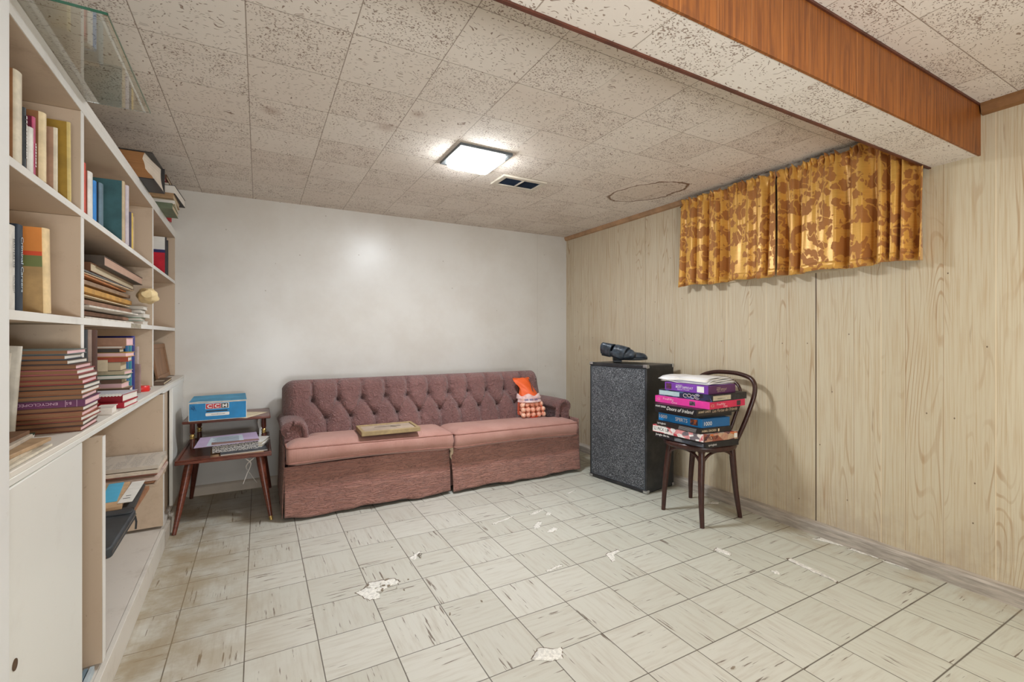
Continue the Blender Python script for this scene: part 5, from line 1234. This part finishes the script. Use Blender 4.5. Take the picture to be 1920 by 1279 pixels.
# tall stack of thin volumes on the worktop, one purple spine among them
enc_lx = [0.045, 0.048, 0.046, 0.049, 0.049, 0.051, 0.049, 0.047, 0.050, 0.048, 0.042, 0.038, 0.034, 0.019, 0.015, 0.018]
ORD = ['bottom', 'second from bottom', 'third from bottom', 'fourth from bottom', 'fifth from bottom', '', 'seventh from bottom', 'eighth from bottom', 'eighth from top', 'seventh from top', 'sixth from top', 'fifth from top', 'fourth from top', 'third from top', 'second from top', 'topmost']
covs = [(110, 62, 44), (82, 62, 50), (140, 66, 52), (150, 92, 64), (96, 56, 46), (104, 42, 84), (84, 70, 62), (150, 92, 56), (70, 66, 62), (150, 44, 40), (124, 70, 58), (176, 96, 98), (104, 66, 50), (60, 54, 52), (66, 74, 86), (112, 122, 116)]
zz = ZW(2.2) + .0006; tk = 0.01312
for i in range(16):
    lx = enc_lx[i]; ly = -2.205 + 0.006 * math.sin(i * 1.7)
    t_ = tk * (1.35 if i == 5 else 0.978)
    if i == 5:
        b = flat('purple encyclopedia volume with white upside down spine lettering in the tall brown stack', lx, ly - .004, zz, t_, .19, .165, cloth((104, 46, 88)), M_PGP, turn=.02, edge='spine_near', cat='book')
        text('ENCYCLOPÉDIE DU', (-.052, -.0018, t_ * .72), (-1, 0, 0), (0, 0, -1), .105, t_ * .46, plain('faded_lilac_print', S(214, 176, 196), .5, .05), b)
        text('B-S', (-.026, -.0018, t_ * .72), (-1, 0, 0), (0, 0, -1), .010, t_ * .4, plain('faded_lilac_print', (0, 0, 0)), b)
        for xx in (-.038, -.016):
            g = G(); g.box(xx, xx + .0008, -.0016, -.001, 0, t_); g.obj('spine_rule', plain('faded_lilac_print', (0, 0, 0)), b)
    else:
        b = flat('thin brown edged volume, %s in the tall stack on the worktop' % ORD[i], lx, ly, zz, t_, .185 + .004 * (i % 3), .158 + .005 * (i % 4), cloth(covs[i]), None, turn=.02 + .03 * math.sin(i * 2.3), cover_t=.0022)
        # heads painted as yellowed pages in shade, room-side fore-edge paler as if lit
        pg = [c for c in b.children if c.name.startswith('pages')][0]
        pg.data.materials.clear(); pg.data.materials.append(M_PGB); pg.data.materials.append(M_PGW if i % 3 else M_PGP)
        for p in pg.data.polygons: p.material_index = 1 if p.normal.x > .5 else 0
    zz += t_ + .00015
ENC_TOP = zz
# two thin white books leaning against that stack
for lab, lx, ly, t_, h_, c_ in (('thin white book leaning on the near side of the tall brown stack', -.078, -2.228, .010, .222, (232, 228, 218)), ('second thin white book tucked at the partition side of the leaning white one', -.092, -2.242, .009, .206, (222, 214, 200))):
    b = book(lab, -ly, t_, h_, .15, cloth(c_), page=M_PGW, z=ZW(2.24) + .0012, front=lx); b.rotation_euler = Euler((0, .062, TH), 'XYZ')
# loose magazines at the near end of the worktop
MAG = [((186, 150, 112), 'tan'), ((92, 92, 92), 'grey'), ((120, 84, 52), 'brown'), ((210, 196, 172), 'cream'), ((196, 184, 166), 'pale'), ((150, 116, 84), 'light brown'), ((222, 214, 200), 'off-white')]
zz = ZW(2.6) + .0008
mags = [('lowest off-white leaflet under the fanned magazines beside the partition', (216, 206, 188), .044, .006, .00), ('cream magazine second from the bottom of the fanned pile beside the partition', (204, 190, 168), .040, .008, .04), ('pale brown magazine in the middle of the fanned pile beside the partition', (176, 146, 112), .034, .008, -.05), ('grey beige magazine above the middle of the fanned pile beside the partition', (188, 176, 160), .026, .008, .06), ('dark brown magazine near the top of the fanned pile beside the partition', (112, 78, 50), .012, .008, .02), ('grey covered magazine with a dark corner just under the tan one', (104, 106, 108), -.002, .009, .10), ('tan magazine topping the fanned pile beside the partition', (196, 156, 116), -.030, .005, .08)]
for lab, c_, lx, t_, tu in mags:
    m_ = thing('magazine', lab, 'magazine', BW(lx, -2.635, zz), TH + tu)
    P = [[(-.20 * i / 8, .235 * j / 10, t_ * .5 + .0012 * math.sin(i + j) * (j > 6)) for j in range(11)] for i in range(9)]
    g = G(); g.box(-.20, 0, 0, .225 - .01 * (len(lab) % 4), 0, t_); g.obj('pages', cloth(c_), m_, bevel=.001)
    zz += t_ + .0002
sm = thing('notebook', 'small green and white notebook against the foot of the tall brown stack', 'notebook', BW(-.030, -2.262, ZW(2.26) + .0009), TH + .2)
G().box(-.09, 0, 0, .028, 0, .007).obj('pages', M_PGW, sm); G().box(-.092, .001, -.001, .029, .007, .009).obj('cover', cloth((52, 84, 66)), sm)
# --- lower middle bay on the worktop
zw = ZW(1.6) + .0008
b = book('dark charcoal book standing first in the lower middle bay', 1.975, .022, .272, .14, cloth((52, 56, 60)), z=zw, front=-.002)
b = book('grey brown book standing second in the lower middle bay', 1.935, .030, .272, .14, cloth((140, 120, 108)), z=zw, front=-.003)
b = book('tall dark brown album standing beside the horizontal book stack', 1.890, .040, .272, .15, cloth((78, 48, 36)), z=zw, front=-.001)
stk = [((40, 116, 140), .016, .16, 'blue green paperback at the bottom of the worktop book stack'), ((120, 96, 76), .034, .15, 'thick taupe book second from the bottom of the worktop stack'), ((196, 176, 140), .020, .14, 'cream book third from the bottom of the worktop stack'), ((96, 66, 44), .016, .15, 'dark brown book with a pale cloth strip in the worktop stack'), ((60, 100, 84), .015, .12, 'green banded thin book in the middle of the worktop stack'), ((206, 190, 158), .014, .16, 'pale open edged booklet in the middle of the worktop stack'), ((104, 88, 72), .034, .15, 'thick olive brown book in the upper half of the worktop stack'), ((176, 74, 46), .018, .17, 'brick red book in the upper half of the worktop stack'), ((192, 150, 52), .017, .16, 'mustard yellow book fourth from the top of the worktop stack'), ((66, 58, 50), .014, .12, 'small dark book third from the top of the worktop stack'), ((186, 140, 110), .010, .14, 'thin pinkish booklet second from the top of the worktop stack'), ((176, 136, 112), .030, .15, 'thick tan book on top of the worktop stack')]
zz = zw + .020
for i, (c_, t_, d_, lab) in enumerate(stk):
    lx = .012 + .014 * math.sin(i * 1.9) - (.010 if i > 9 else 0); ly = -1.535 + .012 * math.sin(i * 1.3); t_ *= 1.02
    if i == 0: zz = zw
    b = flat(lab, lx, ly, zz, t_, .15, d_ * .62 + .01, cloth(c_), [M_PG, M_PGW, M_PGP][i % 3], turn=.07 * math.sin(i * 2.1), edge='spine_near' if i % 2 else 'fore')
    zz += t_ + .0002
cs = thing('pale_card', 'pale card hanging out of the worktop book stack', 'card', BW(-.045, -1.556, .955), TH)
g = G(); g.box(-.022, .012, -.004, -.003, 0, .042); g.obj('card', M_PAPER2, cs)
bin_ = [('deep blue ring binder beside the horizontal book stack', 1.405, .045, .236, (18, 92, 140)), ('teal ring binder between the two blue ones', 1.345, .045, .238, (34, 122, 140)), ('navy blue binder at the right of the blue row', 1.290, .050, .252, (16, 28, 120))]
for lab, u, t_, h_, c_ in bin_: b = book(lab, u, t_, h_, .17, cloth(c_, 0.4), page=M_PGW, z=zw, front=-.006, rounded=.003)
b = book('pinkish grey tall slip case at the end of the blue binder row', 1.195, .012, .205, .13, cloth((186, 166, 160)), z=zw, front=-.004)
b = book('mauve booklet standing in front of the pinkish grey slip case', 1.215, .006, .128, .07, cloth((156, 126, 120)), z=zw, front=.006)
for (lab, lx, ly, z_, t_, w_, d_, c_, e_, pg) in (('white paperback at the bottom of the red book pile on the worktop', .030, -1.690, zw, .022, .13, .20, (224, 214, 202), 'spine_near', M_PGW), ('crimson clothbound book lying under the scalloped one on the worktop', .040, -1.600, zw + .0222 * 0, .020, .12, .22, (176, 14, 40), 'spine_near', M_PGW)):
    pass
flat('white paperback lying beside the crimson books on the worktop edge', .046, -1.900, zw + .002, .022, .042, .10, cloth((226, 216, 206)), M_PGW, turn=.05, edge='spine_near')
flat('lower crimson clothbound book lying on the worktop edge', .046, -1.735, zw + .001, .019, .14, .17, cloth((178, 14, 40)), M_PGW, turn=-.06, edge='spine_near')
b = flat('upper crimson book with a white scalloped edge and pale cover on the worktop', .040, -1.725, zw + .0203, .026, .150, .165, cloth((150, 10, 34)), M_PGW, turn=-.10, edge='spine_near')
g = G(); g.box(-.149, -.001, .0, .164, .026, .0275); g.obj('pale_cover', plain('pale_grey_cover', S(206, 208, 216), .4, .05), b)
g = G()
for k in range(16): g.lathe([(.0050, 0), (.0050, .0005)], 12, Matrix.Translation((-.006 - k * .0092, -.0016, .026)) @ Matrix.Rotation(PI / 2, 4, 'X'))
g.obj('scalloped_edge', M_WPRINT, b)
rb = thing('red_bottle_cap', 'round red tin with a grey rim lying near the blue binders on the worktop', 'tin', BW(-.006, -1.10, ZW(1.1) + .0005), TH)
g = G(); g.lathe([(.0005, 0), (.030, 0), (.032, .004), (.032, .022), (.029, .026), (.0005, .027)], 24); g.obj('tin', plain('bright_red_tin', S(214, 40, 36), .35, .06), rb, smooth=40)
rb.name = 'red_tin'
gd = thing('grey_disc', 'dark grey disc lying next to the red tin on the worktop', 'disc', BW(-.012, -1.03, ZW(1.03) + .0005), TH)
g = G(); g.lathe([(.0005, 0), (.030, 0), (.031, .003), (.028, .010), (.0005, .011)], 24); g.obj('disc', plain('dark_grey_disc', S(112, 112, 104), .5, .08), gd, smooth=40)
# --- lower right bay: leaning panel, white board, brown book
zl = ZW(.4) + .0012
pn = thing('wooden_panel', 'brown wooden panel with a recessed centre leaning in the last bay on the worktop', 'panel', BW(-.022, -.500, zl + .0026), rot=(0, -.15, TH))
M_PNL = plain('brown_panel_wood', S(146, 104, 70), .5, .15, 10, stretch=(6, 6, 1))
g = G(); H_ = .212; Wd = .47
for a in ((0, Wd, 0, .026), (0, Wd, H_ - .026, H_), (0, .026, .026, H_ - .026), (Wd - .05, Wd, .026, H_ - .026)): g.box(-.012, 0, a[0], a[1], a[2], a[3])
g.obj('frame', M_PNL, pn, bevel=.0015); g = G(); g.box(-.010, -.004, .026, Wd - .05, .026, H_ - .026); g.obj('center_board', M_PNL, pn)
b = book('narrow off-white board standing at the left of the last worktop bay', .772, .020, .245, .10, cloth((214, 204, 190)), z=ZW(.77) + .0006, front=-.022, name='board'); b['category'] = 'board'
b = flat('small brown covered book lying flat in the last worktop bay', .040, -.800, ZW(.8) + .001, .014, .055, .36, cloth((96, 74, 56)), M_PG, turn=.02, edge='spine_near')
g = G(); g.box(-.050, -.012, .10, .16, .014, .0145); g.obj('pale_label', plain('pale_label', S(190, 176, 156), .6, .06), b)
# --- middle bay of the middle shelf: piles of papers, envelopes, books
zz = 1.1405
pile = [('white leaflets at the bottom of the paper pile on the middle shelf', 'leaflets', (224, 218, 206), .012, -.030, .72, .0), ('brown folder second from the bottom of the paper pile on the middle shelf', 'folder', (158, 116, 92), .024, -.055, .80, .02), ('white bundle of documents in the lower half of the middle shelf pile', 'documents', (216, 208, 196), .012, -.020, .68, -.05), ('thick brown folder in the lower half of the middle shelf pile', 'folder', (150, 110, 86), .028, -.06, .82, -.02), ('cream envelope peeking between the brown folders on the middle shelf', 'envelope', (226, 206, 170), .006, -.040, .76, .03), ('golden manila envelope bulging in the middle of the middle shelf pile', 'envelope', (196, 146, 70), .032, -.04, .80, .03), ('taupe folder lying on the golden manila envelope', 'folder', (150, 122, 96), .026, -.055, .80, .0), ('orange brown envelope above the taupe folder on the middle shelf', 'envelope', (176, 110, 58), .012, -.045, .74, .05), ('pale envelope strip above the orange brown envelope on the middle shelf', 'envelope', (230, 204, 168), .005, -.05, .80, -.03), ('grey folder near the top of the middle shelf pile', 'folder', (104, 102, 98), .012, -.05, .78, .02)]
for lab, cat, c_, t_, lx, d_, tu in pile:
    r_ = thing('envelope' if cat == 'envelope' else ('folder' if cat == 'folder' else 'paper_bundle'), lab, cat, BW(lx, -1.85, zz), TH + tu * .4)
    dn = 12; wn = 6; rings = []
    pts = []
    g = G(); P = []; Q = []
    for i in range(wn + 1):
        rowt = []; rowb = []
        for j in range(dn + 1):
            u, v = i / wn, j / dn; ed = min(u, 1 - u, v, 1 - v); bul = .55 + .45 * min(1, ed / .15)
            x = -.215 * (1 - u); y = d_ * v
            rowb.append((x, y, t_ * .5 * (1 - bul))); rowt.append((x, y, t_ * (.5 + .5 * bul) - .0004))
        P.append(rowt); Q.append(rowb)
    ring = lambda Z: [Z[0][j] for j in range(dn + 1)] + [Z[i][dn] for i in range(1, wn + 1)] + [Z[wn][j] for j in range(dn - 1, -1, -1)] + [Z[i][0] for i in range(wn - 1, 0, -1)]
    g.grid(P); g.grid(Q); g.loft([ring(Q), ring(P)], True, False); g.obj('sheet', cloth(c_), r_, smooth=50)
    zz += t_ + .0002
b = flat('brown leather album lying on top of the paper pile on the middle shelf', -.050, -1.70, zz, .030, .19, .80, cloth((120, 76, 46)), M_PG, turn=.02, edge='spine_near'); zz += .0302
b = flat('worn black bound book topmost on the middle shelf pile', -.030, -1.62, zz, .036, .18, .755, cloth((82, 70, 60)), pages('pinkish_old_pages', S(206, 168, 146)), turn=.01, edge='spine_near', tilt=(0, 0)); zz += .0362
# crumpled cream paper bag bulging out at the end of the pile
cr = random.Random(11); g = G(); rings = []
for k in range(17):
    f = k / 16; y = -.085 + .15 * f; w = .030 * math.sin(.45 + f * 2.3) + .004
    ring = []
    for j in range(24):
        a = 2 * PI * j / 24
        q = 1 + .22 * abs(math.sin(a * 1.5 + f * 5)) - .20 * abs(math.sin(a * 2 - f * 7 + 1)) + cr.uniform(-.025, .025)
        ring.append((w * q * 1.15 * math.cos(a), y + .010 * math.sin(a * 3 + f * 4), w * q * math.sin(a) - .010 * f))
    rings.append(ring)
g.loft(rings); cb = thing('paper_bag', 'crumpled cream paper bag bulging from the right end of the middle shelf pile', 'paper bag', BW(.006, -1.015, 1.282), TH + .1); g.obj('crumpled_paper', plain('cream_kraft_paper', S(230, 206, 156), .7, .1, 10), cb, smooth=45)
zz = 1.1405
for k, (t_, lab, c_) in enumerate(((.018, 'white booklet lowest of the small stack beside the middle shelf divider', (228, 224, 216)), (.016, 'green edged booklet second up in the small stack beside the middle shelf divider', (60, 128, 96)), (.020, 'pale booklet third up in the small stack beside the middle shelf divider', (216, 206, 190)), (.018, 'grey booklet fourth up in the small stack beside the middle shelf divider', (120, 116, 110)), (.016, 'off-white booklet topmost of the small stack beside the middle shelf divider', (226, 218, 204)))):
    flat(lab, -.012 - .008 * (k % 2), -1.010 + .008 * (k % 3), zz, t_, .15, .125, cloth(c_), M_PGW, turn=.05 * math.sin(k * 2.2)); zz += t_ + .0003
# --- on top of the bookcase
ztp = 1.7903
big = thing('dictionary', 'huge thick dictionary lying on top of the bookcase with wavy white page edges', 'book', BW(.055, -1.200, ztp), TH - .04)
Hb = .122
g = G(); g.box(-.22, 0, 0, .235, 0, .004); g.box(-.23, -.006, 0.0, .240, Hb - .004, Hb); g.box(-.22, 0, .232, .238, 0, Hb); g.obj('cover', plain('black_book_cloth', S(44, 42, 42), .5, .15), big)
rings = []
for k in range(9):
    f = k / 8; z = .0042 + (Hb - .0084) * f; bow = -.016 * math.sin(f * PI) - .036 * f
    rings.append([(-.215, .004, z), (bow - .002 + .003 * math.sin(f * 14), .006 + .002 * math.sin(f * 9), z), (bow * .6 - .002 + .004 * math.sin(f * 11), .120, z), (bow * .35 - .002, .231, z), (-.215, .231, z)])
g = G(); g.loft(rings); pg = g.obj('pages', [pages('brown_fore_edge', S(176, 124, 76), .72), pages('wavy_white_page_edge', S(228, 214, 196), .82, 500)], big, smooth=30)
for p in pg.data.polygons: p.material_index = 1 if p.normal.x > .55 else 0
tops = [('green covered book at the bottom of the pile at the bookcase end', (108, 118, 92), .030, .060, .17), ('cream book above the green one in the pile at the bookcase end', (206, 194, 164), .022, .070, .18), ('tan book in the middle of the pile at the bookcase end', (170, 136, 98), .030, .066, .19), ('thick black binder in the pile at the bookcase end', (36, 36, 36), .046, .072, .24), ('off-white booklet lying on the black binder on the bookcase top', (226, 214, 194), .016, .040, .18), ('thin red book above the off-white booklet on the bookcase top', (170, 36, 44), .014, .030, .13), ('small brown and black paperback topmost at the bookcase end', (98, 66, 44), .022, .036, .14)]
zz = ztp
for i, (lab, c_, t_, lx, d_) in enumerate(tops):
    b = flat(lab, lx, -.655 + .02 * math.sin(i * 2), zz, t_, .18, d_ + .08, cloth(c_), [M_PG, M_PGW][i % 2], turn=.05 * math.sin(i * 1.6), edge='fore' if i % 2 else 'spine_near'); zz += t_ + .0002
b = book('small red book standing at the very end of the bookcase top', .300, .03, .05, .10, cloth((176, 40, 44)), z=ztp, front=.010)

# ------------------------------------------------------------------ base cabinet contents
zs = .4003
t = NT('newsprint'); o_ = t.obj(); P_ = t.xyz(o_)
ln = t.math('SINE', t.math('MULTIPLY', P_[1], 1500.0)); gap = t.ss(t.math('SINE', t.math('MULTIPLY', P_[0], 120.0)), -.9, -.7)
blk = t.ss(t.noise(t.mapping(o_, (14, 5, 1)), 1.0, 1.0), .46, .50); wd = t.noise(t.mapping(o_, (260, 60, 1)), 1.0, 2.0)
ink = t.math('MULTIPLY', t.math('MULTIPLY', t.ss(ln, -.1, .5), gap), t.math('MULTIPLY', blk, t.ss(wd, .4, .55)))
npm = t.out(t.mix(t.math('MULTIPLY', ink, .6), t.mix(t.noise(o_, 9.0, 3.0), S(206, 196, 182), S(190, 178, 164)), S(96, 90, 88)), 0.85)
NEWS = [('folded newspaper at the bottom of the pile in the open cabinet bay', .060, -1.19, .016, .31, (198, 176, 152)), ('brown paper sleeve near the bottom of the newspaper pile', .050, -1.17, .012, .28, (170, 122, 88)), ('newspaper with a red corner in the lower half of the cabinet pile', .066, -1.18, .018, .30, (214, 192, 178)), ('reddish brown folded paper in the middle of the newspaper pile', .058, -1.15, .014, .27, (168, 112, 92)), ('cream newspaper above the middle of the cabinet pile', .068, -1.18, .018, .30, (222, 206, 186)), ('folded newspaper lying on top of the cabinet pile', .066, -1.17, .022, .29, None)]
zz = zs
def droopy(name, lab, cat, lx, ly, z, t_, d_, mat, turn):
    r_ = thing(name, lab, cat, BW(lx, ly, z), TH + turn); P = []; Q = []
    for i in range(9):
        a_, b_ = [], []
        for j in range(11):
            u, v = i / 8, j / 10; x = -.27 * (1 - u); y = d_ * v; sagz = .008 * math.sin(v * PI) * u
            ed = min(u, 1 - u, v, 1 - v); bul = .75 + .25 * min(1, ed / .1)
            a_.append((x, y, t_ * (.5 + .5 * bul))); b_.append((x, y, t_ * .5 * (1 - bul)))
        P.append(a_); Q.append(b_)
    ring = lambda Z: [Z[0][j] for j in range(11)] + [Z[i][10] for i in range(1, 9)] + [Z[8][j] for j in range(9, -1, -1)] + [Z[i][0] for i in range(7, 0, -1)]
    g = G(); g.grid(P); g.grid(Q); g.loft([ring(Q), ring(P)], True, False); g.obj('sheets', mat, r_, smooth=50); return r_
for k, (lab, lx, ly, t_, d_, c_) in enumerate(NEWS):
    droopy('newspaper', lab, 'newspaper', lx, ly, zz, t_, d_, npm if c_ is None else cloth(c_), .02 * math.sin(k * 1.7)); zz += t_ + .0002
# lower heap nearer the camera on the same shelf
zz = zs
HEAP = [('brown paper folder at the bottom of the near heap in the cabinet bay', (160, 112, 80), .020, .040, -1.575, .36), ('dark magazine under the blue and white flyers in the cabinet bay', (72, 70, 68), .014, .044, -1.560, .34), ('tan envelope with small drawings beneath the blue flyer', (206, 168, 128), .016, .010, -1.575, .36)]
for k, (lab, c_, t_, lx, ly, d_) in enumerate(HEAP): droopy('folder', lab, 'folder', lx, ly, zz, t_, d_, cloth(c_), .05 * k); zz += t_ + .0002
f1 = thing('flyer', 'bright blue flyer lying on the near heap in the cabinet bay', 'flyer', BW(-.016, -1.51, zz), TH + .10); g = G(); g.box(-.050, 0, 0, .28, 0, .002); g.obj('sheet', plain('sky_blue_flyer', S(82, 186, 226), .5, .06), f1)
f2 = thing('flyer', 'white flyer with sparse handwriting beside the bright blue one in the cabinet bay', 'flyer', BW(.036, -1.545, zz), TH + .02); g = G(); g.box(-.044, 0, 0, .30, 0, .002); g.obj('sheet', M_PAPER, f2)
g = G(); g.box(-.036, -.014, .05, .056, .002, .0024); g.box(-.032, -.016, .085, .090, .002, .0024); g.obj('pen_marks', M_BLACK, f2)
# black portfolio case lying on the shelf edge nearest the camera
pc = thing('portfolio_case', 'black zipped portfolio case lying across the near end of the cabinet shelf', 'portfolio case', BW(.056, -1.960, zs), TH)
M_PORT = plain('scuffed_black_vinyl', S(58, 62, 66), .5, .25, 9)
g = G(); g.prism(rrect(-.32, 0, 0, .375, .018), 0, .034); g.obj('case', M_PORT, pc, bevel=.006, seg=3)
g = G(); g.prism(rrect(-.316, -.006, .318, .372, .014), .034, .040); g.obj('flap', M_PORT, pc, bevel=.002)
g = G(); g.tube([(.0004, .010, .017), (.0004, .365, .017)], .0016, 6); g.obj('zipper', plain('grey_zipper', S(120, 112, 104), .4, .1, metal=.5), pc)
g = G(); g.tube([(.001, .34, .017), (.005, .338, -.004), (.004, .334, -.030)], .004, 8, flat=.5); g.obj('zip_pull', M_BLACK, pc, smooth=50)
g = G(); g.box(-.318, -.012, -.0012, 0.0002, .004, .012); g.obj('brown_edge', plain('brown_worn_edge', S(118, 70, 44), .6, .1), pc)
# magazines standing at the floor of the near open bay
for k, (c_, lab) in enumerate((((188, 200, 206), 'pale blue brochure nearest the cabinet floor rail'), ((120, 140, 152), 'slate blue brochure second from the cabinet floor rail'), ((214, 214, 210), 'white brochure third from the cabinet floor rail'), ((84, 96, 104), 'dark slate brochure furthest from the cabinet floor rail'))):
    m_ = thing('brochure', lab, 'brochure', BW(.030 - k * .014, -2.185, .0983), TH); g = G(); g.box(-.0105, 0, 0, .165, 0, .020 - k * .002); g.obj('pages', cloth(c_), m_, bevel=.001)
# ------------------------------------------------------------------ chips of broken floor tile and plaster lying about
M_CHIP = plain('grey_tile_chip', S(196, 190, 178), .7, .15, 40); M_CHIPD = plain('dark_tile_chip', S(150, 136, 118), .7, .15, 40)
crn = random.Random(21)
def chip(x, y, s_, label, mat, grp=None):
    n = crn.randint(4, 6); ph = crn.uniform(0, 6); el = crn.uniform(1.2, 3.2)
    pl = [(s_ * el * math.cos(ph + 2 * PI * i / n) * crn.uniform(.6, 1), s_ * math.sin(ph + 2 * PI * i / n) * crn.uniform(.6, 1)) for i in range(n)]
    g = G(); g.prism(pl, 0, .003); o = g.obj('tile_chip', mat); o.location = (x, y, .0045 if grp != 'g2' else .0006); o.rotation_euler = (0, 0, crn.uniform(0, 6))
    tag(o, label, 'tile chip', 'chips around the crumbled floor spots'); return o
for k in range(12): chip(crn.uniform(.39, .54), crn.uniform(1.97, 2.07), crn.uniform(.003, .0065), 'small broken tile chip lying on the largest crumbled white floor spot', M_CHIPD if k % 2 else M_CHIP)
for k in range(5): chip(crn.uniform(.67, .71), crn.uniform(2.19, 2.24), crn.uniform(.004, .008), 'small broken tile chip beside the second crumbled floor spot near the sofa', M_CHIPD if k % 2 else M_CHIP)
for (x, y, lab) in ((.585, 2.03, 'brown tile chip lying alone right of the largest crumbled spot'), (.545, 1.955, 'tiny dark chip just in front of the largest crumbled spot'), (.23, 1.97, 'curved pale plaster flake left of the largest crumbled spot'), (.18, 2.28, 'thin pale flake on the floor in front of the end table'), (.655, 1.70, 'dark forked chip on the bare middle of the floor'), (.80, 1.72, 'small dark chip on the floor right of the forked one'), (1.36, .98, 'dark bent chip on the front right floor tiles'), (.60, 2.38, 'grey tile chip lying close to the sofa skirt')):
    o = chip(x, y, .0042, lab, M_CHIPD if 'dark' in lab or 'brown' in lab else M_CHIP, 'g2'); del o['group']
